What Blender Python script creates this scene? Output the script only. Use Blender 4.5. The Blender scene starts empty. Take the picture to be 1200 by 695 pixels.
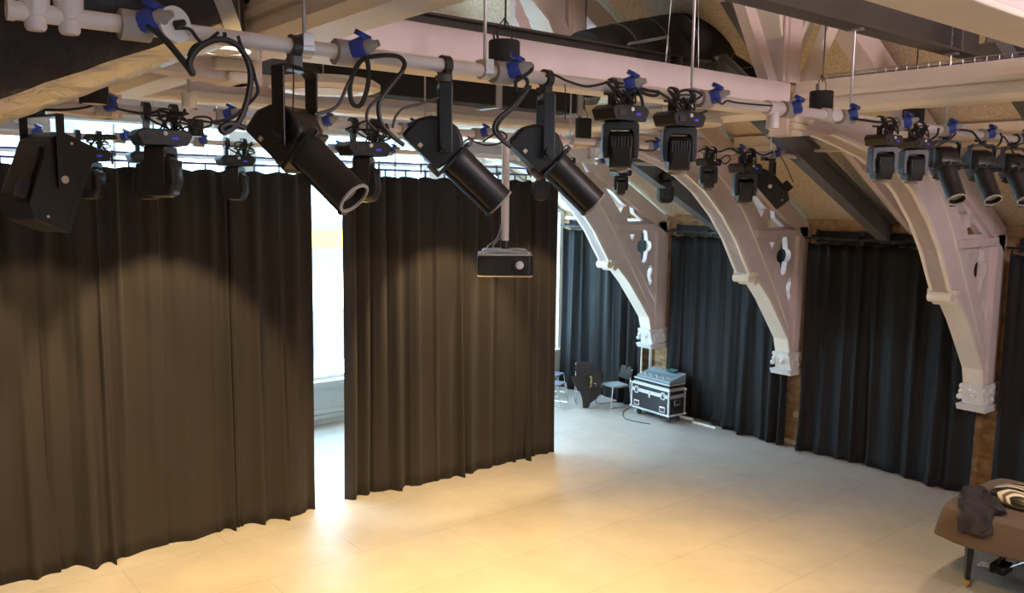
import bpy, bmesh, math, random
from mathutils import Vector, Matrix
from mathutils.geometry import tessellate_polygon
PI = math.pi
rnd = random.Random(7)
scene = bpy.context.scene
col = scene.collection
V = Vector

# ---------------------------------------------------------------- camera model
FPX = 986.34; CX, CY = 600.0, 347.5
RIGHT = V((0.77903129, -0.62687532, 0.0117293))
DOWN = V((-0.06418156, -0.09834107, -0.99308094))
FWD = V((0.62369141, 0.77288833, -0.1168446))
EYE = V((0, 0, 4.3))

def at(px, py, axis, val):
    """point of the real plane axis=val that the photograph shows at px,py"""
    d = RIGHT * ((px - CX) / FPX) + DOWN * ((py - CY) / FPX) + FWD
    i = 'xyz'.index(axis)
    return EYE + d * ((val - EYE[i]) / d[i])

# ---------------------------------------------------------------- materials
def new_mat(name):
    m = bpy.data.materials.new(name); m.use_nodes = True
    nt = m.node_tree; b = nt.nodes['Principled BSDF']
    return m, nt, b

def mat(name, c, rough=0.5, metal=0.0, var=0.0, scale=8.0, bump=0.0, bscale=40.0, sheen=0.0, spec=0.5):
    m, nt, b = new_mat(name)
    b.inputs['Base Color'].default_value = (*c, 1)
    b.inputs['Roughness'].default_value = rough
    b.inputs['Metallic'].default_value = metal
    b.inputs['Specular IOR Level'].default_value = spec
    if sheen:
        b.inputs['Sheen Weight'].default_value = sheen
        b.inputs['Sheen Roughness'].default_value = 0.6
    tc = nt.nodes.new('ShaderNodeTexCoord')
    if var:
        n = nt.nodes.new('ShaderNodeTexNoise'); n.inputs['Scale'].default_value = scale
        n.inputs['Detail'].default_value = 5
        nt.links.new(tc.outputs['Object'], n.inputs['Vector'])
        r = nt.nodes.new('ShaderNodeValToRGB')
        r.color_ramp.elements[0].position = 0.3; r.color_ramp.elements[1].position = 0.7
        r.color_ramp.elements[0].color = (*[x * (1 - var) for x in c], 1)
        r.color_ramp.elements[1].color = (*[min(1, x * (1 + var)) for x in c], 1)
        nt.links.new(n.outputs['Fac'], r.inputs['Fac']); nt.links.new(r.outputs['Color'], b.inputs['Base Color'])
    if bump:
        n2 = nt.nodes.new('ShaderNodeTexNoise'); n2.inputs['Scale'].default_value = bscale
        n2.inputs['Detail'].default_value = 4
        nt.links.new(tc.outputs['Object'], n2.inputs['Vector'])
        bp = nt.nodes.new('ShaderNodeBump'); bp.inputs['Strength'].default_value = bump; bp.inputs['Distance'].default_value = 0.02
        nt.links.new(n2.outputs['Fac'], bp.inputs['Height']); nt.links.new(bp.outputs['Normal'], b.inputs['Normal'])
    return m

M = {}
M['paint'] = mat('painted_timber', (0.77, 0.64, 0.61), 0.5, var=0.06, scale=3, bump=0.10, bscale=14)
M['cream'] = mat('cream_moulding', (0.84, 0.75, 0.63), 0.5, var=0.04, scale=3)
M['white'] = mat('white_paint', (0.80, 0.80, 0.78), 0.6, var=0.02)
M['steel'] = mat('dark_steel', (0.055, 0.05, 0.045), 0.45, 0.0, var=0.15, scale=2)
M['steelg'] = mat('grey_steel', (0.13, 0.125, 0.12), 0.45, var=0.1, scale=2)
M['galv'] = mat('galvanised', (0.55, 0.56, 0.58), 0.35, 0.8)
M['bar'] = mat('bar_paint', (0.78, 0.70, 0.68), 0.28)
M['greyp'] = mat('grey_plastic', (0.38, 0.35, 0.32), 0.5)
M['bracket'] = mat('brown_bracket', (0.14, 0.11, 0.09), 0.5)
M['blue'] = mat('blue_plastic', (0.03, 0.06, 0.36), 0.3)
M['black'] = mat('black_housing', (0.012, 0.011, 0.0105), 0.42, var=0.1, scale=30, bump=0.05, bscale=200)
M['black2'] = mat('black_plastic', (0.012, 0.012, 0.012), 0.35)
M['blackm'] = mat('matt_black', (0.02, 0.02, 0.02), 0.8)
M['rubber'] = mat('black_rubber', (0.012, 0.012, 0.013), 0.5)
M['grill'] = mat('dark_grille', (0.035, 0.034, 0.033), 0.5)
M['label'] = mat('pale_sticker', (0.75, 0.62, 0.45), 0.6)
M['sticker'] = mat('white_sticker', (0.8, 0.8, 0.8), 0.6)
M['velvet'] = mat('black_drape', (0.029, 0.0235, 0.020), 0.85, sheen=0.06, bump=0.05, bscale=120, spec=0.2)
M['velvet2'] = mat('black_wool_drape', (0.006, 0.006, 0.0072), 0.7, sheen=0.03, bump=0.05, bscale=120, spec=0.35)
M['cover'] = mat('brown_cover', (0.105, 0.072, 0.055), 0.85, sheen=0.1, bump=0.05, bscale=150, spec=0.2)
M['jacket'] = mat('charcoal_cloth', (0.020, 0.017, 0.024), 0.9, sheen=0.0, bump=0.15, bscale=120)
M['laq'] = mat('black_lacquer', (0.01, 0.01, 0.01), 0.12)
M['brass'] = mat('brass', (0.75, 0.50, 0.16), 0.3, 0.9)
M['chrome'] = mat('chrome', (0.75, 0.76, 0.78), 0.25, 0.9)
M['alu'] = mat('aluminium_edge', (0.78, 0.80, 0.82), 0.35, 0.6)
M['case'] = mat('black_laminate', (0.02, 0.02, 0.023), 0.4)
M['mixer'] = mat('mixer_panel', (0.24, 0.31, 0.35), 0.35)
M['screen'] = mat('mixer_screen', (0.10, 0.24, 0.22), 0.15)
M['seat'] = mat('blue_seat', (0.10, 0.11, 0.17), 0.6, bump=0.1, bscale=200)
M['pseat'] = mat('pale_grey_seat', (0.30, 0.33, 0.36), 0.6)
M['plywood'] = mat('plywood_edge', (0.75, 0.68, 0.55), 0.5)
M['bagc'] = mat('dark_grey_cloth', (0.055, 0.053, 0.05), 0.85, bump=0.15, bscale=60)
M['gold'] = mat('gold_thread', (0.7, 0.5, 0.15), 0.4, 0.3)
M['purple'] = mat('purple_strap', (0.09, 0.06, 0.28), 0.6)
M['red'] = mat('red_mark', (0.5, 0.06, 0.05), 0.5)
M['lens'] = mat('lens_glass', (0.24, 0.215, 0.16), 0.12, spec=0.6)
M['lens2'] = mat('projector_lens', (0.75, 0.78, 0.82), 0.08, spec=0.8)
M['diff'] = mat('lamp_diffuser', (0.80, 0.72, 0.58), 0.3)
M['yellow'] = mat('yellow_band', (0.62, 0.34, 0.04), 0.8)
M['ext'] = mat('pale_facade', (0.72, 0.78, 0.80), 0.8, var=0.03)
M['extw'] = mat('facade_glass', (0.13, 0.19, 0.20), 0.3)
M['orange'] = mat('orange_brick', (0.6, 0.30, 0.16), 0.8)
M['canvas'] = mat('patterned_cloth_dark', (0.03, 0.025, 0.02), 0.6)

def brick_mat():
    m, nt, b = new_mat('old_brick')
    tc = nt.nodes.new('ShaderNodeTexCoord'); mp = nt.nodes.new('ShaderNodeMapping')
    mp.inputs['Rotation'].default_value = (PI / 2, 0, PI / 2)
    sx = nt.nodes.new('ShaderNodeSeparateXYZ'); cb = nt.nodes.new('ShaderNodeCombineXYZ')
    nt.links.new(tc.outputs['Object'], sx.inputs[0])
    nt.links.new(sx.outputs['Y'], cb.inputs['X']); nt.links.new(sx.outputs['Z'], cb.inputs['Y'])
    br = nt.nodes.new('ShaderNodeTexBrick'); br.inputs['Scale'].default_value = 1
    br.inputs['Brick Width'].default_value = 0.225; br.inputs['Row Height'].default_value = 0.075
    br.inputs['Mortar Size'].default_value = 0.008; br.inputs['Bias'].default_value = 0.0
    br.inputs['Color1'].default_value = (0.42, 0.22, 0.10, 1); br.inputs['Color2'].default_value = (0.60, 0.40, 0.21, 1)
    br.inputs['Mortar'].default_value = (0.42, 0.34, 0.24, 1)
    nt.links.new(cb.outputs[0], br.inputs['Vector'])
    n = nt.nodes.new('ShaderNodeTexNoise'); n.inputs['Scale'].default_value = 7; n.inputs['Detail'].default_value = 6
    nt.links.new(tc.outputs['Object'], n.inputs['Vector'])
    mx = nt.nodes.new('ShaderNodeMix'); mx.data_type = 'RGBA'; mx.blend_type = 'OVERLAY'; mx.inputs[0].default_value = 0.8
    nt.links.new(br.outputs['Color'], mx.inputs[6]); nt.links.new(n.outputs['Fac'], mx.inputs[7])
    nt.links.new(mx.outputs[2], b.inputs['Base Color'])
    bp = nt.nodes.new('ShaderNodeBump'); bp.inputs['Strength'].default_value = 0.6; bp.inputs['Distance'].default_value = 0.02; bp.invert = True
    nt.links.new(br.outputs['Fac'], bp.inputs['Height']); nt.links.new(bp.outputs['Normal'], b.inputs['Normal'])
    b.inputs['Roughness'].default_value = 0.9
    return m
M['brick'] = brick_mat()

def floor_mat():
    m, nt, b = new_mat('floor_sheet')
    tc = nt.nodes.new('ShaderNodeTexCoord')
    br = nt.nodes.new('ShaderNodeTexBrick'); br.inputs['Scale'].default_value = 1
    br.inputs['Brick Width'].default_value = 2.44; br.inputs['Row Height'].default_value = 1.22
    br.inputs['Mortar Size'].default_value = 0.006; br.inputs['Mortar Smooth'].default_value = 0.3
    br.inputs['Color1'].default_value = (0.47, 0.43, 0.385, 1); br.inputs['Color2'].default_value = (0.50, 0.46, 0.41, 1)
    br.inputs['Mortar'].default_value = (0.36, 0.33, 0.29, 1)
    nt.links.new(tc.outputs['Object'], br.inputs['Vector'])
    n = nt.nodes.new('ShaderNodeTexNoise'); n.inputs['Scale'].default_value = 1.7; n.inputs['Detail'].default_value = 8; n.inputs['Roughness'].default_value = 0.65
    nt.links.new(tc.outputs['Object'], n.inputs['Vector'])
    r = nt.nodes.new('ShaderNodeValToRGB'); r.color_ramp.elements[0].position = 0.3; r.color_ramp.elements[1].position = 0.75
    r.color_ramp.elements[0].color = (0.88, 0.88, 0.88, 1); r.color_ramp.elements[1].color = (1.08, 1.08, 1.07, 1)
    nt.links.new(n.outputs['Fac'], r.inputs['Fac'])
    mx = nt.nodes.new('ShaderNodeMix'); mx.data_type = 'RGBA'; mx.blend_type = 'MULTIPLY'; mx.inputs[0].default_value = 1
    nt.links.new(br.outputs['Color'], mx.inputs[6]); nt.links.new(r.outputs['Color'], mx.inputs[7])
    nt.links.new(mx.outputs[2], b.inputs['Base Color'])
    n3 = nt.nodes.new('ShaderNodeTexNoise'); n3.inputs['Scale'].default_value = 5; n3.inputs['Detail'].default_value = 6
    nt.links.new(tc.outputs['Object'], n3.inputs['Vector'])
    mr = nt.nodes.new('ShaderNodeMapRange'); mr.inputs['To Min'].default_value = 0.35; mr.inputs['To Max'].default_value = 0.6
    nt.links.new(n3.outputs['Fac'], mr.inputs['Value']); nt.links.new(mr.outputs[0], b.inputs['Roughness'])
    return m
M['floor'] = floor_mat()

def woodwool_mat():
    m, nt, b = new_mat('woodwool_board')
    tc = nt.nodes.new('ShaderNodeTexCoord')
    n = nt.nodes.new('ShaderNodeTexNoise'); n.inputs['Scale'].default_value = 38; n.inputs['Detail'].default_value = 8; n.inputs['Roughness'].default_value = 0.75
    nt.links.new(tc.outputs['Object'], n.inputs['Vector'])
    r = nt.nodes.new('ShaderNodeValToRGB'); r.color_ramp.elements[0].position = 0.36; r.color_ramp.elements[1].position = 0.62
    r.color_ramp.elements[0].color = (0.50, 0.38, 0.25, 1); r.color_ramp.elements[1].color = (0.86, 0.74, 0.55, 1)
    nt.links.new(n.outputs['Fac'], r.inputs['Fac']); nt.links.new(r.outputs['Color'], b.inputs['Base Color'])
    b.inputs['Roughness'].default_value = 0.95
    bp = nt.nodes.new('ShaderNodeBump'); bp.inputs['Strength'].default_value = 0.4; bp.inputs['Distance'].default_value = 0.02
    nt.links.new(n.outputs['Fac'], bp.inputs['Height']); nt.links.new(bp.outputs['Normal'], b.inputs['Normal'])
    return m
M['wool'] = woodwool_mat()

def foil_mat():
    m, nt, b = new_mat('crinkled_foil')
    tc = nt.nodes.new('ShaderNodeTexCoord'); mp = nt.nodes.new('ShaderNodeMapping')
    mp.inputs['Scale'].default_value = (1.0, 1.0, 3.0)
    nt.links.new(tc.outputs['Object'], mp.inputs['Vector'])
    n = nt.nodes.new('ShaderNodeTexNoise'); n.inputs['Scale'].default_value = 5; n.inputs['Detail'].default_value = 6; n.inputs['Distortion'].default_value = 0.8
    nt.links.new(mp.outputs[0], n.inputs['Vector'])
    bp = nt.nodes.new('ShaderNodeBump'); bp.inputs['Strength'].default_value = 0.8; bp.inputs['Distance'].default_value = 0.05
    nt.links.new(n.outputs['Fac'], bp.inputs['Height']); nt.links.new(bp.outputs['Normal'], b.inputs['Normal'])
    b.inputs['Base Color'].default_value = (0.58, 0.53, 0.46, 1); b.inputs['Metallic'].default_value = 0.7; b.inputs['Roughness'].default_value = 0.42
    return m
M['foil'] = foil_mat()
M['foil_shade'] = mat('shaded_foil', (0.022, 0.017, 0.019), 0.4, bump=1.0, bscale=7)  # near-black tone for the duct's unlit side

def glass_mat():
    m = bpy.data.materials.new('window_glass'); m.use_nodes = True
    nt = m.node_tree; nt.nodes.remove(nt.nodes['Principled BSDF'])
    o = nt.nodes['Material Output']
    t = nt.nodes.new('ShaderNodeBsdfTransparent'); t.inputs['Color'].default_value = (0.96, 0.98, 0.98, 1)
    g = nt.nodes.new('ShaderNodeBsdfGlossy'); g.inputs['Roughness'].default_value = 0.02
    mx = nt.nodes.new('ShaderNodeMixShader'); mx.inputs[0].default_value = 0.06
    nt.links.new(t.outputs[0], mx.inputs[1]); nt.links.new(g.outputs[0], mx.inputs[2]); nt.links.new(mx.outputs[0], o.inputs['Surface'])
    return m
M['glass'] = glass_mat()

def emit_mat(name, c, s):
    m, nt, b = new_mat(name)
    b.inputs['Base Color'].default_value = (*c, 1)
    b.inputs['Emission Color'].default_value = (*c, 1); b.inputs['Emission Strength'].default_value = s
    return m
M['glow'] = emit_mat('warm_lamp_glow', (1.0, 0.86, 0.62), 6.0)
M['led'] = emit_mat('blue_indicator', (0.05, 0.04, 0.5), 0.5)

def tray_mat():
    m, nt, b = new_mat('swirl_print')
    tc = nt.nodes.new('ShaderNodeTexCoord')
    w = nt.nodes.new('ShaderNodeTexWave'); w.inputs['Scale'].default_value = 1.5; w.inputs['Distortion'].default_value = 14; w.inputs['Detail'].default_value = 1.0
    nt.links.new(tc.outputs['Object'], w.inputs['Vector'])
    r = nt.nodes.new('ShaderNodeValToRGB'); r.color_ramp.interpolation = 'CONSTANT'
    r.color_ramp.elements[0].color = (0.025, 0.02, 0.015, 1); r.color_ramp.elements[1].position = 0.36; r.color_ramp.elements[1].color = (0.80, 0.72, 0.58, 1)
    e = r.color_ramp.elements.new(0.9); e.color = (0.18, 0.12, 0.08, 1)
    nt.links.new(w.outputs['Fac'], r.inputs['Fac']); nt.links.new(r.outputs['Color'], b.inputs['Base Color'])
    b.inputs['Roughness'].default_value = 0.35
    return m
M['swirl'] = tray_mat()

# ---------------------------------------------------------------- mesh builder
OFF = {}

def frame(d, up=V((0, 0, 1))):
    d = d.normalized()
    if abs(d.dot(up)) > 0.98: up = V((1, 0, 0))
    s = d.cross(up).normalized(); n = s.cross(d).normalized()
    return d, s, n

class MB:
    def __init__(self): self.v = []; self.f = []
    def add(self, vs, fs):
        b = len(self.v); self.v += [V(p) for p in vs]; self.f += [tuple(i + b for i in f) for f in fs]; return self
    def box(self, c, s, m=None):
        c = V(c); x, y, z = [k / 2 for k in s]
        vs = [V((a, b, d)) for a in (-x, x) for b in (-y, y) for d in (-z, z)]
        if m is not None: vs = [m @ p for p in vs]
        return self.add([p + c for p in vs], [(0, 1, 3, 2), (4, 6, 7, 5), (0, 4, 5, 1), (2, 3, 7, 6), (0, 2, 6, 4), (1, 5, 7, 3)])
    def b2(self, p, q):
        p, q = V(p), V(q); return self.box((p + q) / 2, [abs(a - b) for a, b in zip(p, q)])
    def cyl(self, p, q, r0, r1=None, n=20, caps=True):
        p, q = V(p), V(q); r1 = r0 if r1 is None else r1
        d, s, u = frame(q - p); vs = []
        for c, r in ((p, r0), (q, r1)):
            for i in range(n):
                a = 2 * PI * i / n; vs.append(c + s * (r * math.cos(a)) + u * (r * math.sin(a)))
        fs = [(i, (i + 1) % n, n + (i + 1) % n, n + i) for i in range(n)]
        if caps: fs += [tuple(range(n - 1, -1, -1)), tuple(range(n, 2 * n))]
        return self.add(vs, fs)
    def lathe(self, prof, o, ax, n=28, caps=True):
        """prof: (distance along ax, radius) list"""
        o = V(o); d, s, u = frame(V(ax)); vs = []; m = len(prof)
        for t, r in prof:
            for i in range(n):
                a = 2 * PI * i / n; vs.append(o + d * t + s * (r * math.cos(a)) + u * (r * math.sin(a)))
        fs = []
        for k in range(m - 1):
            for i in range(n): fs.append((k * n + i, k * n + (i + 1) % n, (k + 1) * n + (i + 1) % n, (k + 1) * n + i))
        if caps: fs += [tuple(range(n - 1, -1, -1)), tuple(range((m - 1) * n, m * n))]
        return self.add(vs, fs)
    def tube(self, pts, r, n=8, smooth=4, closed=False):
        pts = [V(p) for p in pts]
        if smooth > 1: pts = catmull(pts, smooth, closed)
        N = len(pts); vs = []; prev = None
        for i, p in enumerate(pts):
            if closed: t = pts[(i + 1) % N] - pts[i - 1]
            else: t = pts[min(i + 1, N - 1)] - pts[max(i - 1, 0)]
            t.normalize()
            if prev is None: _, s, u = frame(t)
            else:
                s = prev - t * prev.dot(t)
                if s.length < 1e-6: _, s, _u = frame(t)
                s.normalize()
                u = s.cross(t)
            prev = s; u = s.cross(t).normalized()
            rr = r[i] if isinstance(r, list) else r
            for k in range(n):
                a = 2 * PI * k / n; vs.append(p + s * (rr * math.cos(a)) + u * (rr * math.sin(a)))
        fs = []
        for i in range(N if closed else N - 1):
            j = (i + 1) % N
            for k in range(n): fs.append((i * n + k, i * n + (k + 1) % n, j * n + (k + 1) % n, j * n + k))
        if not closed: fs += [tuple(range(n - 1, -1, -1)), tuple(range((N - 1) * n, N * n))]
        return self.add(vs, fs)
    def prism(self, poly, f0, f1):
        """poly: 2-D points; f0, f1 turn a 2-D point into the two faces"""
        n = len(poly)
        vs = [f0(p) for p in poly] + [f1(p) for p in poly]
        fs = [(i, (i + 1) % n, n + (i + 1) % n, n + i) for i in range(n)]
        tri = tessellate_polygon([[V((p[0], p[1], 0)) for p in poly]])
        fs += [tuple(t) for t in tri] + [tuple(n + i for i in reversed(t)) for t in tri]
        return self.add(vs, fs)
    def plate(self, loops, f0, f1):
        """outer loop and hole loops filled, two faces and rims"""
        tri = tessellate_polygon([[V((p[0], p[1], 0)) for p in L] for L in loops])
        flat = [p for L in loops for p in L]; n = len(flat)
        vs = [f0(p) for p in flat] + [f1(p) for p in flat]
        fs = [tuple(t) for t in tri] + [tuple(n + i for i in reversed(t)) for t in tri]
        b = 0
        for L in loops:
            m = len(L)
            fs += [(b + i, b + (i + 1) % m, n + b + (i + 1) % m, n + b + i) for i in range(m)]
            b += m
        return self.add(vs, fs)
    def ball(self, c, r, n=12, sc=(1, 1, 1)):
        c = V(c); vs = []; fs = []
        for i in range(n // 2 + 1):
            th = PI * i / (n // 2)
            for k in range(n):
                a = 2 * PI * k / n
                vs.append(c + V((r * sc[0] * math.sin(th) * math.cos(a), r * sc[1] * math.sin(th) * math.sin(a), r * sc[2] * math.cos(th))))
        for i in range(n // 2):
            for k in range(n): fs.append((i * n + k, i * n + (k + 1) % n, (i + 1) * n + (k + 1) % n, (i + 1) * n + k))
        return self.add(vs, fs)
    def build(self, name, m, parent=None, label=None, bevel=0, smooth=False, local=False, solid=0, subsurf=0):
        me = bpy.data.meshes.new(name)
        if parent is not None: o0 = V((0, 0, 0)) if local else OFF[parent]
        else:
            lo = V([min(p[i] for p in self.v) for i in range(3)]); hi = V([max(p[i] for p in self.v) for i in range(3)])
            o0 = V(((lo.x + hi.x) / 2, (lo.y + hi.y) / 2, lo.z))
        me.from_pydata([p - o0 for p in self.v], [], self.f)
        bm = bmesh.new(); bm.from_mesh(me)
        bmesh.ops.remove_doubles(bm, verts=bm.verts, dist=1e-5)
        bmesh.ops.delete(bm, geom=[v for v in bm.verts if not v.link_faces], context='VERTS')
        bmesh.ops.recalc_face_normals(bm, faces=bm.faces); bm.to_mesh(me); bm.free()
        if smooth:
            for p in me.polygons: p.use_smooth = True
            if smooth != 'all': me.set_sharp_from_angle(angle=0.7)
        me.materials.append(m)
        o = bpy.data.objects.new(name, me); col.objects.link(o)
        if parent is not None: o.parent = parent; OFF[o] = OFF[parent]
        else: o.location = o0; OFF[o] = o0
        if bevel:
            b = o.modifiers.new('bevel', 'BEVEL'); b.width = bevel; b.segments = 2; b.limit_method = 'ANGLE'
        if solid:
            s = o.modifiers.new('solid', 'SOLIDIFY'); s.thickness = solid
        if subsurf:
            s = o.modifiers.new('sub', 'SUBSURF'); s.levels = subsurf; s.render_levels = subsurf
        if label: o['label'] = label
        return o

def catmull(pts, k, closed=False):
    out = []; n = len(pts)
    for i in range(n if closed else n - 1):
        if closed: p0, p1, p2, p3 = pts[i - 1], pts[i], pts[(i + 1) % n], pts[(i + 2) % n]
        else: p0, p1, p2, p3 = pts[max(i - 1, 0)], pts[i], pts[i + 1], pts[min(i + 2, n - 1)]
        for j in range(k):
            t = j / k
            out.append(0.5 * ((2 * p1) + (p2 - p0) * t + (2 * p0 - 5 * p1 + 4 * p2 - p3) * t * t + (3 * p1 - p0 - 3 * p2 + p3) * t ** 3))
    if not closed: out.append(pts[-1].copy())
    return out

def tag(o, label, cat, group=None):
    o['label'] = label; o['category'] = cat
    if group: o['group'] = group
    return o

def thing(name, loc, label, cat, group=None, rz=0):
    o = bpy.data.objects.new(name, None); col.objects.link(o)
    o.location = loc; o.rotation_euler = (0, 0, rz); o.empty_display_size = 0.1
    OFF[o] = V(loc)
    return tag(o, label, cat, group)

def struct(o):
    o['kind'] = 'structure'; return o

def dup(root, loc, rz=None, label=None, group=None, scale=None):
    r = root.copy(); col.objects.link(r); r.location = loc
    if rz is not None: r.rotation_euler = (0, 0, rz)
    if scale: r.scale = (scale,) * 3
    if label: r['label'] = label
    if group: r['group'] = group
    for ch in list(root.children):
        c = ch.copy(); col.objects.link(c); c.parent = r
        for g in list(ch.children):
            d = g.copy(); col.objects.link(d); d.parent = c
    return r

# ================================================================ SETTING
FH = 4.60; WX = 13.1; WY = 14.35; XC = 4.78; LX = 2 * XC - WX       # right wall, gable wall, ridge, left wall
SL = 0.56; EZ = 3.97
def roof_z(x): return EZ + SL * (WX - x) if x > XC else EZ + SL * (x - LX)

struct(MB().b2((LX - .3, -4.5, -.2), (WX + .3, WY + .3, 0)).build('floor', M['floor']))
struct(MB().b2((WX, -4.5, 0), (WX + .35, WY + .3, EZ + .02)).build('wall_right', M['brick']))
mb = MB().b2((LX - .35, -4.5, 0), (LX, WY, 1.6)).b2((LX - .35, -4.5, 3.3), (LX, WY, EZ))
mb.b2((LX - .35, -4.5, 1.6), (LX, 10.7, 3.3)).b2((LX - .35, 12.2, 1.6), (LX, 12.5, 3.3)).b2((LX - .35, 14.0, 1.6), (LX, WY, 3.3))  # openings put behind the drapes to spill daylight into the far bay
struct(mb.build('wall_left', M['white']))
# gable (window) wall
wins = [(-.4, 1.3, 5.3), (1.75, 5.35, 6.6), (5.8, 9.4, 5.95), (9.85, 11.3, 4.85), (11.55, 12.97, 3.98)]
WB = .82
outer = [(LX, 0), (WX, 0), (WX, EZ), (XC, roof_z(XC) + .02), (LX, EZ)]
hl = [[(a, WB), (b, WB), (b, h), (a, h)] for a, b, h in wins]
hl.append([(3.2, 6.95), (6.4, 6.95), (6.4, 8.0), (XC + .1, 8.75), (XC - .1, 8.75), (3.2, 8.0)])
struct(MB().plate([outer] + hl, lambda p: V((p[0], WY, p[1])), lambda p: V((p[0], WY + .3, p[1]))).build('wall_back', M['white']))
wins.append((3.2, 6.4, 8.0))
for i, (a, b, h) in enumerate(wins):
    zb0 = WB if i < 5 else 6.95
    w = MB()
    for x in (a + .03, b - .03): w.b2((x - .04, WY + .1, zb0), (x + .04, WY + .2, h))
    for z in (zb0 + .03, h - .04): w.b2((a, WY + .1, z - .04), (b, WY + .2, z + .04))
    wo = struct(w.build('window_%d' % (i + 1), M['white']))
    OFF[wo] = V(wo.location)
    n = max(2, round((b - a) / .9))
    for k in range(1, n):
        x = a + (b - a) * k / n + (.18 if i == 2 else 0)
        MB().b2((x - .022, WY + .11, zb0 + .03), (x + .022, WY + .19, h - .04)).build('mullion', M['white'], wo)
    if i < 5:
        if h > 5: MB().b2((a, WY + .11, 4.88), (b, WY + .19, 4.93)).build('glazing_bar', M['white'], wo)
        MB().b2((a - .05, WY - .12, .78), (b + .05, WY + .1, .83)).build('sill', M['white'], wo)
    MB().b2((a, WY + .145, zb0 + .03), (b, WY + .152, h - .04)).build('pane', M['glass'], wo)
mb = MB()
for z0, z1, d in ((0, .09, .06), (.10, .19, .075), (.20, .28, .06)): mb.b2((LX, WY - d, z0), (WX, WY, z1))
struct(mb.build('baseboard_back', M['white'], bevel=.006))
# wall behind the viewer, with openings added to let in fill light
fl = [[(LX + 1 + k * 3.2, 4.2), (LX + 3 + k * 3.2, 4.2), (LX + 3 + k * 3.2, FH), (LX + 1 + k * 3.2, FH)] for k in range(5)]
struct(MB().plate([outer] + fl, lambda p: V((p[0], -4.5, p[1])), lambda p: V((p[0], -4.2, p[1]))).build('wall_front', M['white']))
# skirting along the right wall
struct(MB().b2((WX - .05, -3, 0), (WX, WY - .08, .07)).build('baseboard_right', M['white'], bevel=.006))
# ceiling: two roof slopes of woodwool board
for sgn, nm in ((1, 'ceiling'), (-1, 'ceiling_left')):
    xe = WX + .35 if sgn > 0 else LX - .35
    ze = EZ - SL * .35; zr = EZ + SL * (WX - XC)
    mb = MB().prism([(xe, ze), (XC, zr), (XC, zr + .25), (xe, ze + .25)], lambda p: V((p[0], -4.5, p[1] + .03)), lambda p: V((p[0], WY + .3, p[1] + .03)))
    struct(mb.build(nm, M['wool']))

# outside, beyond the gable windows
fac = thing('building', (4, 27, 0), 'pale building with rows of windows outside, across from the tall gable windows', 'building')
mb = MB().b2((-14, 27, -6), (24, 33, 7.2)); mb.build('wall', M['ext'], fac)
mb = MB(); 
for k in range(13):
    for z in (-1.5, 1.6, 4.6):
        MB().b2((-12.5 + k * 2.8, 26.9, z), (-11.2 + k * 2.8, 27.02, z + 1.8)).build('window', M['extw'], fac)
MB().b2((-14, 26.85, 2.45), (24, 27.05, 3.12)).build('band', M['yellow'], fac, 'yellow band')
MB().b2((-14, 26.7, 6.9), (24, 27.1, 7.3)).build('cornice', M['orange'], fac)

# ================================================================ TRUSSES
def xz(y): return lambda p: V((p[0], y, p[1]))
def mir(pts, s): return pts if s > 0 else [(2 * XC - x, z) for x, z in pts]
XJ = 7.5
soffit = [(7.62, 4.95), (8.3, 5.0), (8.75, 4.92), (9.3, 4.80), (9.75, 4.64), (10.15, 4.42), (10.6, 4.06), (10.95, 3.68), (11.2, 3.32), (11.36, 3.1)]
lower = [(11.62, 3.0), (11.9, 2.72), (12.25, 2.3), (12.52, 1.98), (12.6, 1.72)]
def trefoil(cx, cz, r, n=8):
    out = []
    for k in range(4):
        a0 = PI / 2 * k
        c = (cx + r * .62 * math.cos(a0) * .75, cz + r * .85 * math.sin(a0))
        for j in range(n):
            a = a0 - PI * .55 + PI * 1.1 * j / (n - 1)
            out.append((c[0] + r * .42 * math.cos(a) * .8, c[1] + r * .42 * math.sin(a)))
    return out

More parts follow.
